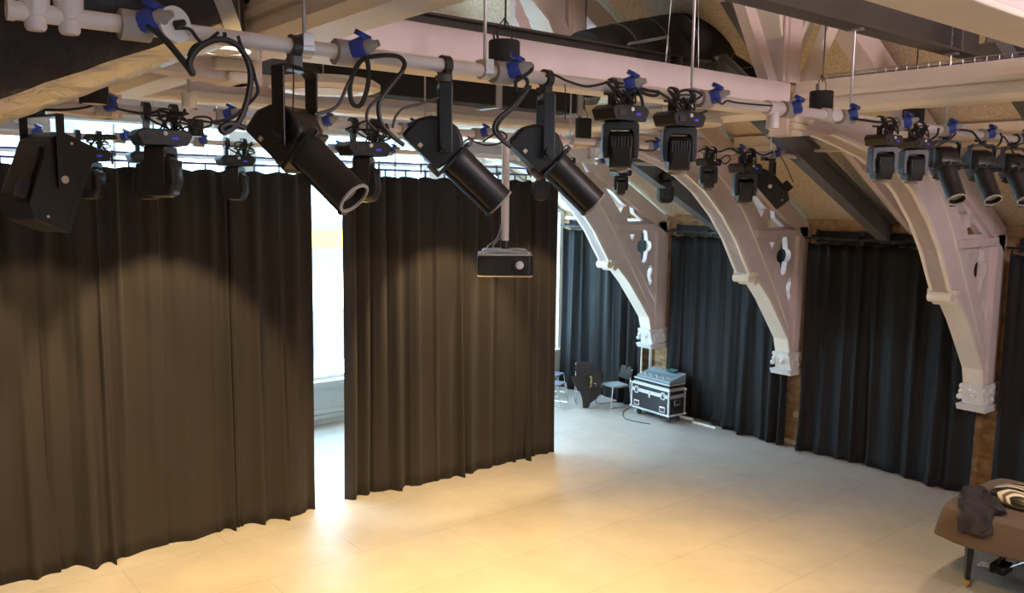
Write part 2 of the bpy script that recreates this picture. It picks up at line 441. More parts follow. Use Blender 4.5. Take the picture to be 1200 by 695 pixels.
def make_truss(Y, label, right_only=False, upper=True):
    y0, y1 = Y - .125, Y + .125
    t = thing('roof_truss', (XC, Y, 1.3), label, 'truss', 'painted timber roof trusses')
    # tie beam between the posts, its small mouldings along both faces
    mb = MB().b2((2 * XC - XJ, y0, 5.2), (XJ, y1, 5.46))
    mb.build('tie_beam', M['paint'], t, bevel=.012)
    mb = MB()
    for s in (y0 - .02, y1 + .02): mb.b2((2 * XC - XJ, s - .022, 5.165), (XJ, s + .022, 5.245))
    mb.b2((2 * XC - XJ, y0 - .01, 5.15), (XJ, y1 + .01, 5.2))
    mb.build('beam_moulding', M['cream'], t, bevel=.012)
    for s in (1, -1):
        f = lambda P, s=s: mir(P, s)
        # curved brace with the spandrel above it
        face = soffit + lower + [(12.72, 1.72), (12.72, 2.2), (11.66, 3.74), (10.98, 4.5), (10.6, 4.95), (10.55, 5.2), (XJ, 5.2), (XJ, 4.95)]
        MB().prism(f(face), xz(y0 + .03), xz(y1 - .03)).build('arched_brace', M['paint'], t)
        # soffit board, wider than the brace
        low2 = [(11.36, 3.1), (11.62, 2.96), (11.9, 2.69), (12.25, 2.27), (12.5, 1.96), (12.57, 1.72)]
        path = soffit[1:] + low2[1:]
        inner = [(x + .045, z + .03) for x, z in path]
        MB().prism(f(path + inner[::-1]), xz(y0 - .015), xz(y1 + .015)).build('soffit_board', M['cream'], t)
        # face mouldings along the brace
        mb = MB()
        line = [(7.6, 5.16), (9.6, 5.12), (10.35, 4.78), (10.98, 4.32), (11.5, 3.70), (12.1, 2.85), (12.6, 2.1)]
        for yy in (y0 + .025, y1 - .025): mb.tube([V((x, yy, z)) for x, z in f(line)], .018, 6)
        mb.build('brace_moulding', M['cream'], t, smooth=True)
        # principal rafter under the roof
        mb = MB()
        top = [(12.98, EZ - .02), (XJ, EZ - .02 + SL * (12.98 - XJ)), (XJ, EZ - .34 + SL * (12.98 - XJ)), (12.98, EZ - .36)]
        mb.prism(f(top), xz(y0), xz(y1)); mb.build('principal_rafter', M['paint'], t, bevel=.012)
        # wall post, transom
        MB().prism(f([(12.72, 1.72), (13.04, 1.72), (13.04, EZ - .1), (12.72, EZ - .1)]), xz(y0), xz(y1)).build('wall_post', M['paint'], t, bevel=.012)
        MB().prism(f([(11.55, 3.70), (12.74, 3.70), (12.74, 3.82), (11.48, 3.82)]), xz(y0 - .01), xz(y1 + .01)).build('transom', M['paint'], t, bevel=.01)
        # lower tracery: quatrefoil and dagger holes in a recessed board
        tri = [(11.72, 3.71), (12.74, 3.71), (12.74, 2.3)]
        holes = [trefoil(12.40, 3.38, .26), [(12.60, 3.02), (12.66, 2.92), (12.62, 2.78), (12.66, 2.66), (12.60, 2.58), (12.54, 2.72), (12.50, 2.86)],
                 [(11.98, 3.62), (12.12, 3.62), (12.06, 3.48)]]
        MB().plate([f(tri)] + [f(h) for h in holes], xz(Y - .05), xz(Y + .05)).build('tracery_panel', M['paint'], t)
        # upper tracery: two three-pointed holes
        tri = [(11.66, 3.80), (12.72, 3.80), (11.0, 4.78), (10.75, 4.78)]
        h1 = [(12.38, 3.87), (11.92, 3.87), (11.88, 3.96), (11.98, 3.98), (11.94, 4.16), (12.06, 4.12), (12.10, 4.02)]
        h2 = [(11.72, 4.02), (11.78, 4.14), (11.88, 4.16), (11.76, 4.22), (11.44, 4.46), (11.30, 4.50), (11.56, 4.20)]
        MB().plate([f(tri), f(h1), f(h2)], xz(Y - .05), xz(Y + .05)).build('tracery_panel', M['paint'], t)
        # carved boss on the brace
        mb = MB(); bx = f([(11.36, 3.06), (11.5, 3.0)])
        for (x, z), r in zip(bx, (.075, .06)): mb.cyl((x, y0 - .03, z), (x, y1 + .03, z), r, n=14)
        x3, z3 = f([(11.44, 3.13)])[0]; mb.box((x3, Y, z3), (.16, .37, .06))
        mb.build('boss', M['cream'], t, bevel=.01, smooth=True)
        # stone corbel with leaf carving and a moulded shelf
        mb = MB().prism(f([(12.5, 1.72), (13.1, 1.72), (13.1, 1.42), (12.62, 1.42)]), xz(y0 - .03), xz(y1 + .03))
        mb.prism(f([(12.50, 1.42), (13.1, 1.42), (13.1, 1.33), (12.55, 1.33)]), xz(y0 - .07), xz(y1 + .07))
        r2 = random.Random(3)
        for k in range(16):
            x, z = f([(12.56 + .48 * r2.random(), 1.46 + .22 * r2.random())])[0]
            mb.ball((x, y0 - .03, z), .045, 8, (1, .5, 1)); 
        for k in range(10):
            x, z = f([(12.54 + .03 * r2.random(), 1.48 + .2 * r2.random())])[0]
            mb.ball((x, y0 + .3 * r2.random(), z), .045, 8)
        mb.build('corbel', M['white'], t, 'carved white corbel', bevel=.01)
        # moulded bracket at the foot of the post
        mb = MB()
        for k, (w, z0, z1) in enumerate(((.34, 5.08, 5.16), (.26, 5.01, 5.08), (.18, 4.95, 5.01))):
            a = f([(XJ + .04, z0)])[0][0]; b = f([(XJ + .04 + w, z0)])[0][0]
            mb.b2((min(a, b), y0 - .05 + k * .015, z0), (max(a, b), y1 + .05 - k * .015, z1))
        mb.build('bracket', M['cream'], t, bevel=.02)
        # queen post and upper arch
        a, b = sorted((f([(XJ - .14, 0)])[0][0], f([(XJ + .16, 0)])[0][0]))
        mb = MB().b2((a, y0, 5.46), (b, y1, 7.0)).b2((a + .05, y0 - .03, 5.46), (b - .05, y1 + .03, 7.0))
        mb.build('queen_post', M['paint'], t, bevel=.012)
        if upper:
            arc = [(7.30, 5.9), (7.22, 6.2), (7.02, 6.5), (6.6, 6.82), (6.0, 7.08), (5.3, 7.24), (XC, 7.28)]
            out = [(XC, 7.46), (5.3, 7.42), (6.1, 7.28), (6.75, 7.04), (7.15, 6.74), (7.36, 6.4)]
            MB().prism(f(arc + out), xz(y0), xz(y1)).build('upper_arch', M['paint'], t)
            inn = [(x - .03, z - .035) for x, z in arc]
            MB().prism(f(arc + inn[::-1]), xz(y0 - .02), xz(y1 + .02)).build('upper_soffit', M['cream'], t)
            spand = [(7.36, 6.38), (7.36, 7.6), (5.9, 7.6), (6.1, 7.3), (6.75, 7.06), (7.15, 6.76)]
            hole = [(7.02 + .10 * math.cos(k * PI / 6), 7.12 + .16 * math.sin(k * PI / 6)) for k in range(12)]
            MB().plate([f(spand), f(hole)], xz(Y - .05), xz(Y + .05)).build('tracery_panel', M['paint'], t)
            MB().b2((min(f([(XC, 0), (7.4, 0)])[0][0], f([(7.4, 0)])[0][0]), y0, 7.6), (max(XC, f([(7.4, 0)])[0][0]), y1, 7.85)).build('collar_beam', M['paint'], t, bevel=.012)
            # pair of raking struts
            for yy in (y0 - .03, y1 + .03):
                MB().prism(f([(7.62, 5.46), (7.78, 5.46), (8.48, 6.50), (8.32, 6.58)]), xz(yy - .05), xz(yy + .05)).build('raking_strut', M['cream'], t, bevel=.008)
            MB().prism(f([(7.38, 5.46), (7.22, 5.46), (6.55, 6.45), (6.55, 6.75)]), xz(Y - .06), xz(Y + .06)).build('raking_strut', M['paint'], t, bevel=.008)
    return t

make_truss(5.05, 'nearest painted arched truss, its carved corbel beside the covered piano')
make_truss(8.17, 'middle painted arched truss, its corbel between the two bays of black wall drapes')
make_truss(11.30, 'farthest painted arched truss, its corbel above the mixing desk')
t0 = thing('tie_beam', (XC, 1.92, 5.2), 'pale painted tie beam crossing the top right corner, close overhead', 'beam')
MB().b2((.6, 1.77, 5.24), (9.5, 2.07, 5.5)).build('beam', M['paint'], t0, bevel=.012)
MB().b2((.6, 1.755, 5.205), (9.5, 2.085, 5.24)).build('beam_moulding', M['cream'], t0, bevel=.01)

# longitudinal moulded beams from post to post
prof = [(-.13, .30), (.13, .30), (.13, .20), (.17, .17), (.17, .13), (.14, .12), (.19, .06), (.19, .02), (.12, -.02), (-.12, -.02), (-.19, .02), (-.19, .06), (-.14, .12), (-.17, .13), (-.17, .17), (-.13, .20)]
def long_beam(x, ya, yb, label):
    mb = MB().prism(prof, lambda p: V((x + p[0], ya, 5.17 + p[1])), lambda p: V((x + p[0], yb, 5.17 + p[1])))
    return tag(mb.build('longitudinal_beam', M['cream']), label, 'beam', 'moulded beams running from truss to truss')
XB = 7.68; XA = 2.10
long_beam(XB, 2.07, 4.9, 'cream moulded beam running right from the nearest truss post')
long_beam(XB, 5.2, 8.02, 'cream moulded beam behind the two front moving heads, between nearest and middle truss')
long_beam(XB, 8.32, 11.15, 'cream moulded beam between the middle and farthest truss on the right')
long_beam(XA, 2.07, 4.9, 'cream moulded beam rising out of the picture above the front lighting bar')
long_beam(XA, 5.2, 8.02, 'cream moulded beam seen below the foil duct on the left')

# purlins on the right slope
for (xp, zz) in ((10.85, roof_z(10.85)), (6.9, roof_z(6.9))):
    nm = {10.85: 'lower', 6.9: 'upper'}[xp]
    for ya, yb, pl in ((.5, 4.9, 'in front of the nearest truss'), (5.2, 8.02, 'between the nearest and middle truss'), (8.32, 11.15, 'between the middle and farthest truss'), (11.45, 14.33, 'beyond the farthest truss')):
        mb = MB().b2((xp - .08, ya, zz - .24), (xp + .08, yb, zz + .02)).b2((xp - .1, ya, zz - .16), (xp + .1, yb, zz - .12)).b2((xp - .1, ya, zz - .25), (xp + .1, yb, zz - .21))
        tag(mb.build('roof_purlin', M['cream'], bevel=.008), '%s cream purlin under the roof boards %s' % (nm, pl), 'purlin', 'roof purlins')
# timber common rafters between steel frames
for yr, pl in ((3.0, 'near the right edge of the picture'), (6.28, 'beside the steel rafter of the near bay'), (9.35, 'beside the steel rafter of the middle bay'), (12.4, 'in the far bay')):
    mb = MB().prism([(13.08, EZ - .02), (XJ, EZ - .02 + SL * 5.58), (XJ, EZ - .2 + SL * 5.58), (13.08, EZ - .2)], xz(yr - .05), xz(yr + .05))
    tag(mb.build('common_rafter', M['paint'], bevel=.006), 'grey painted timber rafter %s' % pl, 'rafter', 'timber rafters')

# ================================================================ STEEL FRAMES
def isec(h, w, tf, tw):
    return [(-w / 2, 0), (w / 2, 0), (w / 2, tf), (tw / 2, tf), (tw / 2, h - tf), (w / 2, h - tf), (w / 2, h), (-w / 2, h), (-w / 2, h - tf), (-tw / 2, h - tf), (-tw / 2, tf), (-w / 2, tf)]
def steel_frame(Y, label):
    t = thing('steel_portal', (XC, Y, 5.6), label, 'steel frame', 'dark steel frames between trusses')
    P = isec(.34, .19, .022, .02)
    MB().prism(P, lambda p: V((1.2, Y + p[0], 5.61 + p[1])), lambda p: V((8.3, Y + p[0], 5.61 + p[1]))).build('tie_beam', M['steel'], t)
    sl = .47; a = (13.0, 3.62); b = (8.45, 3.62 + sl * 4.55)
    n = V((sl, 0, 1)).normalized()
    for s in (1,):
        MB().prism(P, lambda p: V((a[0], Y + p[0], a[1])) + n * p[1], lambda p: V((b[0], Y + p[0], b[1])) + n * p[1]).build('rafter', M['steelg'], t)
    mb = MB()
    for x in (7.56, 7.76): MB().b2((x - .01, Y - .1, 5.62), (x + .01, Y + .1, 5.94)).build('splice_plate', M['steelg'], t)
    mb = MB()
    for x in (7.62, 7.70):
        for z in (5.68, 5.76, 5.84): mb.cyl((x, Y - .04, z), (x, Y + .04, z), .018, n=6)
    mb.build('bolts', M['galv'], t)
    MB().b2((13.0, Y - .11, 3.46), (13.09, Y + .11, 3.63)).build('bearing_plate', M['steelg'], t)
    return t
FY = (3.52, 6.65, 9.78)
steel_frame(FY[0], 'dark steel beam crossing overhead at top right, rods of the front lighting bar bolted below')
steel_frame(FY[1], 'dark steel rafter running down to the wall above the big near wall drape')
steel_frame(FY[2], 'dark steel rafter running down behind the front moving heads, above the middle wall drapes')

# ================================================================ LIGHTING BARS
def socket(t, x, Y, Z, plug=True, yaw=0.0):
    """grey collar round the bar with a blue flap socket and a plug"""
    c = MB().cyl((x - .055, Y, Z), (x + .055, Y, Z), .058, n=18).build('power_socket', M['greyp'], t, 'grey socket collar', smooth=True)
    d = V((.62, -.72, .25)).normalized()
    o = V((x, Y, Z))
    MB().lathe([(.03, .045), (.085, .050), (.10, .042)], o, d, 14).build('socket_body', M['blue'], c, 'blue socket body', smooth=True)
    mb = MB(); e = o + d * .085 + V((0, 0, .055))
    mb.lathe([(-.012, .04), (.012, .04)], e, (d + V((0, 0, 1.6))).normalized(), 14)
    mb.build('flap', M['blue'], c, 'blue flap', smooth=True)
    if plug: MB().lathe([(.09, .032), (.125, .032), (.14, .02), (.165, .014)], o, d, 12).build('plug', M['greyp'], c, 'pale plug', smooth=True)
    return o + d * .2

PIPEZ = [4.94, 4.905, 4.885]
def px_x(px, py, Y): return at(px, py, 'y', Y).x
tips = {}
def bar(i, xa, xb, label, socks, rods, r=.034):
    Y, Z = FY[i], PIPEZ[i]
    t = thing('lighting_bar', ((xa + xb) / 2, Y, Z), label, 'lighting bar', 'white lighting bars')
    mb = MB().cyl((xa, Y, Z), (xb, Y, Z), r, n=20)
    mb.build('bar_tube', M['bar'], t, smooth=True)
    for xe_ in (xa, xb): MB().cyl((xe_ - .012, Y, Z), (xe_ + .012, Y, Z), r + .004, n=20).build('end_cap', M['bar'], t, smooth=True)
    for k, (px, pl) in enumerate(socks):
        x = px_x(px, CY - 200, Y)
        # solve the x on the bar for this picture column
        lo, hi = xa, xb
        for _ in range(40):
            m_ = (lo + hi) / 2; q = V((m_, Y, Z)) - EYE
            if CX + FPX * q.dot(RIGHT) / q.dot(FWD) < px: lo = m_
            else: hi = m_
        tips[(i, px)] = socket(t, lo, Y, Z, pl)
    for px in rods:
        lo, hi = xa, xb
        for _ in range(40):
            m_ = (lo + hi) / 2; q = V((m_, Y, Z)) - EYE
            if CX + FPX * q.dot(RIGHT) / q.dot(FWD) < px: lo = m_
            else: hi = m_
        x = lo
        ztop = 5.63 if x < 8.25 else 3.64 + .47 * (13 - x)
        cl = MB().box((x, Y, Z + .03), (.05, .09, .05)).cyl((x - .025, Y, Z), (x + .025, Y, Z), r + .012, n=16)
        co = cl.build('bar_clamp', M['galv'], t, 'galvanised clamp')
        MB().cyl((x, Y, Z + .04), (x, Y, ztop), .009, n=10).build('rod', M['galv'], co, smooth=True)
        MB().box((x, Y, ztop - .02), (.06, .12, .035)).build('beam_clamp', M['galv'], co)
    return t
def bar_x(i, px):
    Y, Z = FY[i], PIPEZ[i]; lo, hi = -2.0, 14.0
    for _ in range(50):
        m_ = (lo + hi) / 2; q = V((m_, Y, Z)) - EYE
        if q.dot(FWD) <= 0.05 or CX + FPX * q.dot(RIGHT) / q.dot(FWD) < px: lo = m_
        else: hi = m_
    return lo
b1 = bar(0, .54, 10.1, 'front white lighting bar with blue sockets, carrying the three big profile spotlights',
    [(158, 1), (405, 1), (588, 1), (725, 1), (825, 1), (922, 0), (988, 0), (1052, 1), (1105, 1), (1152, 1), (1192, 1)], [357, 568, 810, 996, 1108])
b2 = bar(1, -.6, 10.3, 'middle white lighting bar with blue sockets, behind the three big profile spotlights',
    [(120, 0), (260, 1), (375, 1), (475, 1), (560, 1), (700, 1), (762, 1), (862, 1), (905, 1)], [290, 498, 668, 903])
b3 = bar(2, -1.5, 11.1, 'farthest white lighting bar, just above the top of the free standing drapes',
    [(37, 0), (140, 0), (232, 0), (390, 0), (455, 1), (612, 0), (702, 0)], [180, 340, 520, 700], r=.03)
# the two pale hanger posts, the round plate and the tee of the front bar
for px in (41, 81):
    x = bar_x(0, px)
    MB().lathe([(.0, .030), (.012, .037), (.05, .037), (.052, .041), (.10, .050), (.15, .052), (.152, .049), (.70, .049)], (x, FY[0], PIPEZ[0] - .062), (0, 0, 1), 24).build('hanger_post', M['bar'], b1, 'pale cylindrical hanger', smooth=True)
x = bar_x(0, 196)
pl = MB().lathe([(0, .066), (.012, .070), (.03, .070)], (x, FY[0] - .05, PIPEZ[0] + .01), (.35, -1, .05), 24).build('round_plate', M['sticker'], b1, 'pale round cover plate', smooth=True)
MB().lathe([(0.03, .016), (.075, .013)], (x, FY[0] - .05, PIPEZ[0] + .01), (.35, -1, .05), 12).build('cable_gland', M['black2'], pl, smooth=True)
x = bar_x(0, 906)
MB().cyl((x, FY[0], PIPEZ[0]), (x, FY[0], PIPEZ[0] - .14), .045, n=16).cyl((x - .08, FY[0], PIPEZ[0]), (x + .08, FY[0], PIPEZ[0]), .05, n=16).build('tee_fitting', M['bar'], b1, smooth=True)
x = bar_x(0, 972)
MB().lathe([(0, .05), (.02, .05)], (x, FY[0] - .05, PIPEZ[0]), (-.3, -1, 0), 20).cyl((x - .08, FY[0], PIPEZ[0]), (x + .06, FY[0], PIPEZ[0]), .05, n=16).build('round_plate', M['bar'], b1, smooth=True)

# ================================================================ PROFILE SPOTLIGHTS
def profile_spot(i, px, aim, label, yoke_len=.30, L=.78, drop=0.0, grp='long black profile spotlights'):
    Y, Z = FY[i], PIPEZ[i]; x = bar_x(i, px)
    t = thing('profile_spotlight', (x, Y, Z), label, 'spotlight', grp)
    u = V(aim).normalized(); side = u.cross(V((0, 0, 1))).normalized(); n = side.cross(u).normalized()
    B = Matrix((u, side, n)).transposed()
    piv = V((x, Y, Z - .10 - yoke_len))
    P = lambda a, b, c: piv + u * (a * L) + side * (b * L) + n * (c * L)
    # hook clamp
    mb = MB().box((x, Y, Z - .055), (.05, .05, .08)); mb.cyl((x - .02, Y, Z), (x + .02, Y, Z), .05, n=16); mb.cyl((x, Y, Z - .05), (x, Y + .07, Z - .05), .012, n=8)
    mb.build('hook_clamp', M['black2'], t)
    # yoke: cross bar and two arms
    w = .150 * L; th = .012; hw = .032
    mb = MB(); hor = V((u.x, u.y, 0)).normalized()
    BY = Matrix((side, hor, V((0, 0, 1)))).transposed()
    zt = Z - .095
    mb.box(V((x, Y, zt)), (2 * w - .05, 2 * hw, .02), BY)
    for s in (-1, 1):
        mb.box(V((x, Y, 0)) + side * (s * w) + V((0, 0, (zt - .03 + piv.z) / 2)), (th, 2 * hw, zt - .03 - piv.z + .06), BY)
        mb.box(V((x, Y, zt - .012)) + side * (s * (w - .018)), (.05, 2 * hw, .016), BY @ Matrix.Rotation(s * .7, 3, 'Y'))
    mb.build('yoke', M['black2'], t, bevel=.004)
    for s in (-1, 1):
        MB().cyl(piv + side * (s * (w - .02)), piv + side * (s * (w + .05)), .03 * L, n=8).build('tilt_knob', M['black2'], t, smooth=True)
    # engine housing, rounded over the top
    prof2 = []
    for k in range(9):
        a = PI * k / 8; prof2.append((-.13 + .115 * math.cos(a + 0), .0))
    side_poly = [(-.25, -.135), (.06, -.135), (.08, -.05), (.08, .07), (.05, .115), (-.03, .145), (-.12, .135), (-.20, .08), (-.25, 0)]
    f0 = lambda p: P(p[0], -.11, p[1]); f1 = lambda p: P(p[0], .11, p[1])
    h = MB().prism(side_poly, f0, f1).build('housing', M['black'], t, bevel=.022, smooth=True)
    mb = MB()
    for s in (-1,):
        for k in range(2): mb.box(P(-.19 + k * .012, s * .111, -.055), (.003, .003, .05), B)
    mb.build('vents', M['grill'], h)
    for s in (-1, 1): MB().box(P(-.12, s * .112, -.10), (.02, .003, .02), B).build('sticker', M['label'], h, 'pale square sticker')
    # shutter gate
    MB().box(P(.09, 0, -.01), (.022 * L, .215 * L, .25 * L), B).build('shutter_gate', M['black2'], t, bevel=.004)
    MB().box(P(.05, 0, -.150), (.10 * L, .12 * L, .03 * L), B).build('shutter_bracket', M['bracket'], t, 'grey brown bracket under the gate', bevel=.006)
    for b_, c_ in ((.115, .03), (-.115, .03), (.0, .13)): MB().box(P(.09, b_, c_), (.006, .04, .025), B).build('shutter_handle', M['black2'], t)
    # lens tube
    R = .098 * L
    MB().lathe([(.09 * L, R * 1.03), (.17 * L, R * 1.03), (.175 * L, R), (.50 * L, R), (.50 * L, R * .92), (.45 * L, R * .86), (.44 * L, R * .86)], piv, u, 36).build('barrel', M['black'], t, smooth=True)
    MB().lathe([(.490 * L, R * 1.0), (.493 * L, R * 1.03), (.503 * L, R * 1.03), (.505 * L, R * .88), (.49 * L, R * .88)], piv, u, 36, False).build('front_ring', M['greyp'], t, 'grey front ring', smooth=True)
    MB().lathe([(.44 * L, R * .80), (.448 * L, R * .80), (.462 * L, R * .5), (.468 * L, R * .1)], piv, u, 28).build('lens', M['lens'], t, smooth=True)
    MB().box(P(.29, 0, -.106), (.42 * L, .04, .016), B).box(P(.49, 0, -.106), (.02, .05, .024), B).build('slide_rail', M['black2'], t, bevel=.003)
    MB().tube([P(.06, .03, .11), P(.07, .03, .145), P(.10, .03, .145), P(.105, .03, .11)], .005, 6).build('safety_eye', M['steelg'], t)
    return t, piv, u, P

S = {}
S['a'] = profile_spot(0, 345, (.36, -.66, -.64), 'big profile spotlight left of the gap in the drapes, lens facing forward', .30)
S['b'] = profile_spot(0, 521, (.60, -.36, -.66), 'big profile spotlight in the middle of the front row, over the projector pole', .30)
S['c'] = profile_spot(0, 640, (.60, -.36, -.66), 'big profile spotlight nearest the front moving heads', .30)
S['d'] = profile_spot(0, 1110, (-.36, -.47, -.76), 'black profile spotlight beside the paired moving heads, first of three at right', .20, .80, grp='profile spotlights at right end')
S['e'] = profile_spot(0, 1152, (-.36, -.47, -.76), 'black profile spotlight in the middle of the three at right', .20, .80, grp='profile spotlights at right end')
S['f'] = profile_spot(0, 1190, (-.36, -.47, -.76), 'black profile spotlight cut by the right edge of the picture', .20, .80, grp='profile spotlights at right end')

# ================================================================ MOVING HEADS
def head_proto(name, yaw, octo, label, tilt=0.0):
    t = thing(name, (0, 0, -20), label, 'moving head light')
    L_ = dict(local=True)
    for s in (-1, 1):
        c = MB().cyl((s * .075 - .018, 0, 0), (s * .075 + .018, 0, 0), .05, n=14).box((s * .075, 0, -.06), (.03, .035, .09)).cyl((s * .075, -.06, -.03), (s * .075, .06, -.03), .010, n=8)
        c.build('clamp', M['black2'], t, **L_)
    base = MB().prism([(-.14, -.115), (-.12, -.10), (.12, -.10), (.14, -.115), (.155, -.13), (.125, -.19), (-.125, -.19), (-.155, -.13)], lambda p: V((p[0], -.09, p[1])), lambda p: V((p[0], .09, p[1]))).build('base', M['black'], t, bevel=.008, **L_)
    MB().box((.055, -.092, -.15), (.035, .004, .014)).build('display', M['led'], base, 'blue lit display', **L_)
    MB().box((-.075, -.092, -.145), (.06, .006, .035)).build('connector_panel', M['grill'], base, **L_)
    MB().cyl((.0, -.088, -.125), (.0, -.10, -.125), .012, n=12).build('connector', M['sticker'], base, **L_)
    rc = random.Random(int(name == 'moving_head') + int(octo) * 5)
    for kk in range(4):
        x0 = rc.uniform(-.11, .11); lp = [V((x0, -.06, -.10))]
        for jj in range(4): lp.append(V((x0 + rc.uniform(-.10, .12), -.06 + rc.uniform(-.07, .03), -.05 + rc.uniform(-.05, .07))))
        lp.append(V((x0 + .05, -.07, -.11)))
        MB().tube(lp, .006, 6, 5).build('loose_cable', M['rubber'], t, smooth=True, **L_)
    Rz = Matrix.Rotation(yaw, 3, 'Z')
    q = lambda a, b, c: Rz @ V((a, b, c))
    def rb(mb, c, s): return mb.box(q(*c), s, Rz)
    y = MB(); 
    arms = [(-.105, -.21), (-.09, -.195), (.09, -.195), (.105, -.21), (.108, -.35), (.10, -.405), (.074, -.405), (.070, -.26), (.055, -.238), (-.055, -.238), (-.070, -.26), (-.074, -.405), (-.10, -.405), (-.108, -.35)]
    y.prism(arms, lambda p: q(p[0], -.055, p[1]), lambda p: q(p[0], .055, p[1]))
    y.cyl(V((0, 0, -.19)), V((0, 0, -.20)), .06, n=16)
    y.build('yoke', M['black'], t, bevel=.012, **L_)
    T = Matrix.Rotation(tilt, 3, 'X')
    o = V((0, 0, -.34))
    hq = lambda a, b, c: Rz @ (o + T @ V((a, b, c)))
    if octo:
        prof_ = [(-.05, .10), (.05, .10), (.095, .055), (.105, -.06), (.075, -.135), (-.075, -.135), (-.105, -.06), (-.095, .055)]
    else:
        prof_ = [(-.05, .085), (.04, .095), (.085, .06), (.09, -.09), (.07, -.115), (-.07, -.115), (-.09, -.06), (-.085, .06)]
    h = MB().prism(prof_, lambda p: hq(-.066, p[0], p[1]), lambda p: hq(.066, p[0], p[1])).build('head', M['black'], t, bevel=.02, smooth=True, **L_)
    fins = MB()
    for k in range(7): fins.prism([(-.06 + k * .018, .03), (-.052 + k * .018, .03), (-.052 + k * .018, -.03), (-.06 + k * .018, -.03)], lambda p: hq(p[0], -.098, p[1] + .04), lambda p: hq(p[0], .098, p[1] + .04))
    fins.build('cooling_fins', M['grill'], h, **L_)
    MB().lathe([(.0, .055), (.012, .058), (.015, .045)], hq(0, 0, -.128), Rz @ T @ V((0, 0, -1)), 20).build('lens', M['lens'], h, **L_)
    for s in (-1, 1):
        MB().cyl(hq(s * .064, 0, 0), hq(s * .076, 0, 0), .03, n=14).build('pivot', M['black2'], h, **L_)
    return t
yaw_f = -.67                      # yoke opening square to the hall's near corner
pf = head_proto('moving_head', yaw_f, False, '', 0.15)
ps = head_proto('moving_head', yaw_f + PI / 2, True, '', 0.0)
heads = [
 # proto, bar, px, scale, label
 (pf, 0, 728, 1.0, 'front moving head left of the pair, hung between third big spotlight and hanging cable bundle'),
 (pf, 0, 797, 1.0, 'front moving head right of the pair, over the round lamp disc'),
 (pf, 0, 1037, 1.0, 'left moving head of the close pair beside the right hand profile spotlights'),
 (pf, 0, 1073, 1.0, 'right moving head of the close pair, touching the first right hand profile spotlight'),
 (ps, 1, 187, 1.32, 'large moving head hanging in front of the left drape'),
 (ps, 1, 426, 1.38, 'large moving head hanging above the gap between the drapes'),
 (pf, 1, 831, 1.0, 'small moving head hung left of the tilted wash panel'),
 (pf, 1, 874, 1.36, 'moving head right against the tilted wash panel'),
 (ps, 2, 103, 1.36, 'moving head mostly hidden behind the big wash panel at left'),
 (ps, 2, 172, 1.36, 'far moving head half hidden behind the large one at left'),
 (ps, 2, 275, 1.36, 'far moving head hanging alone before the left drape'),
 (ps, 2, 634, 1.30, 'far moving head at the right top corner of the right drape, behind third big spotlight'),
 (pf, 2, 667, 1.0, 'small far moving head peeping below the barrel of third big spotlight'),
 (pf, 2, 728, 1.1, 'far moving head below the left front moving head'),
 (ps, 2, 781, 1.36, 'far moving head below the right front moving head, before the steel rafter'),
]
for k, (p, i, px, sc, lab) in enumerate(heads):
    loc = (bar_x(i, px), FY[i], PIPEZ[i])
    dup(p, loc, 0.0, lab, 'moving head lights', sc)
for p in (pf, ps):
    for ch in list(p.children):
        for g in list(ch.children): bpy.data.objects.remove(g)
        bpy.data.objects.remove(ch)
    bpy.data.objects.remove(p)

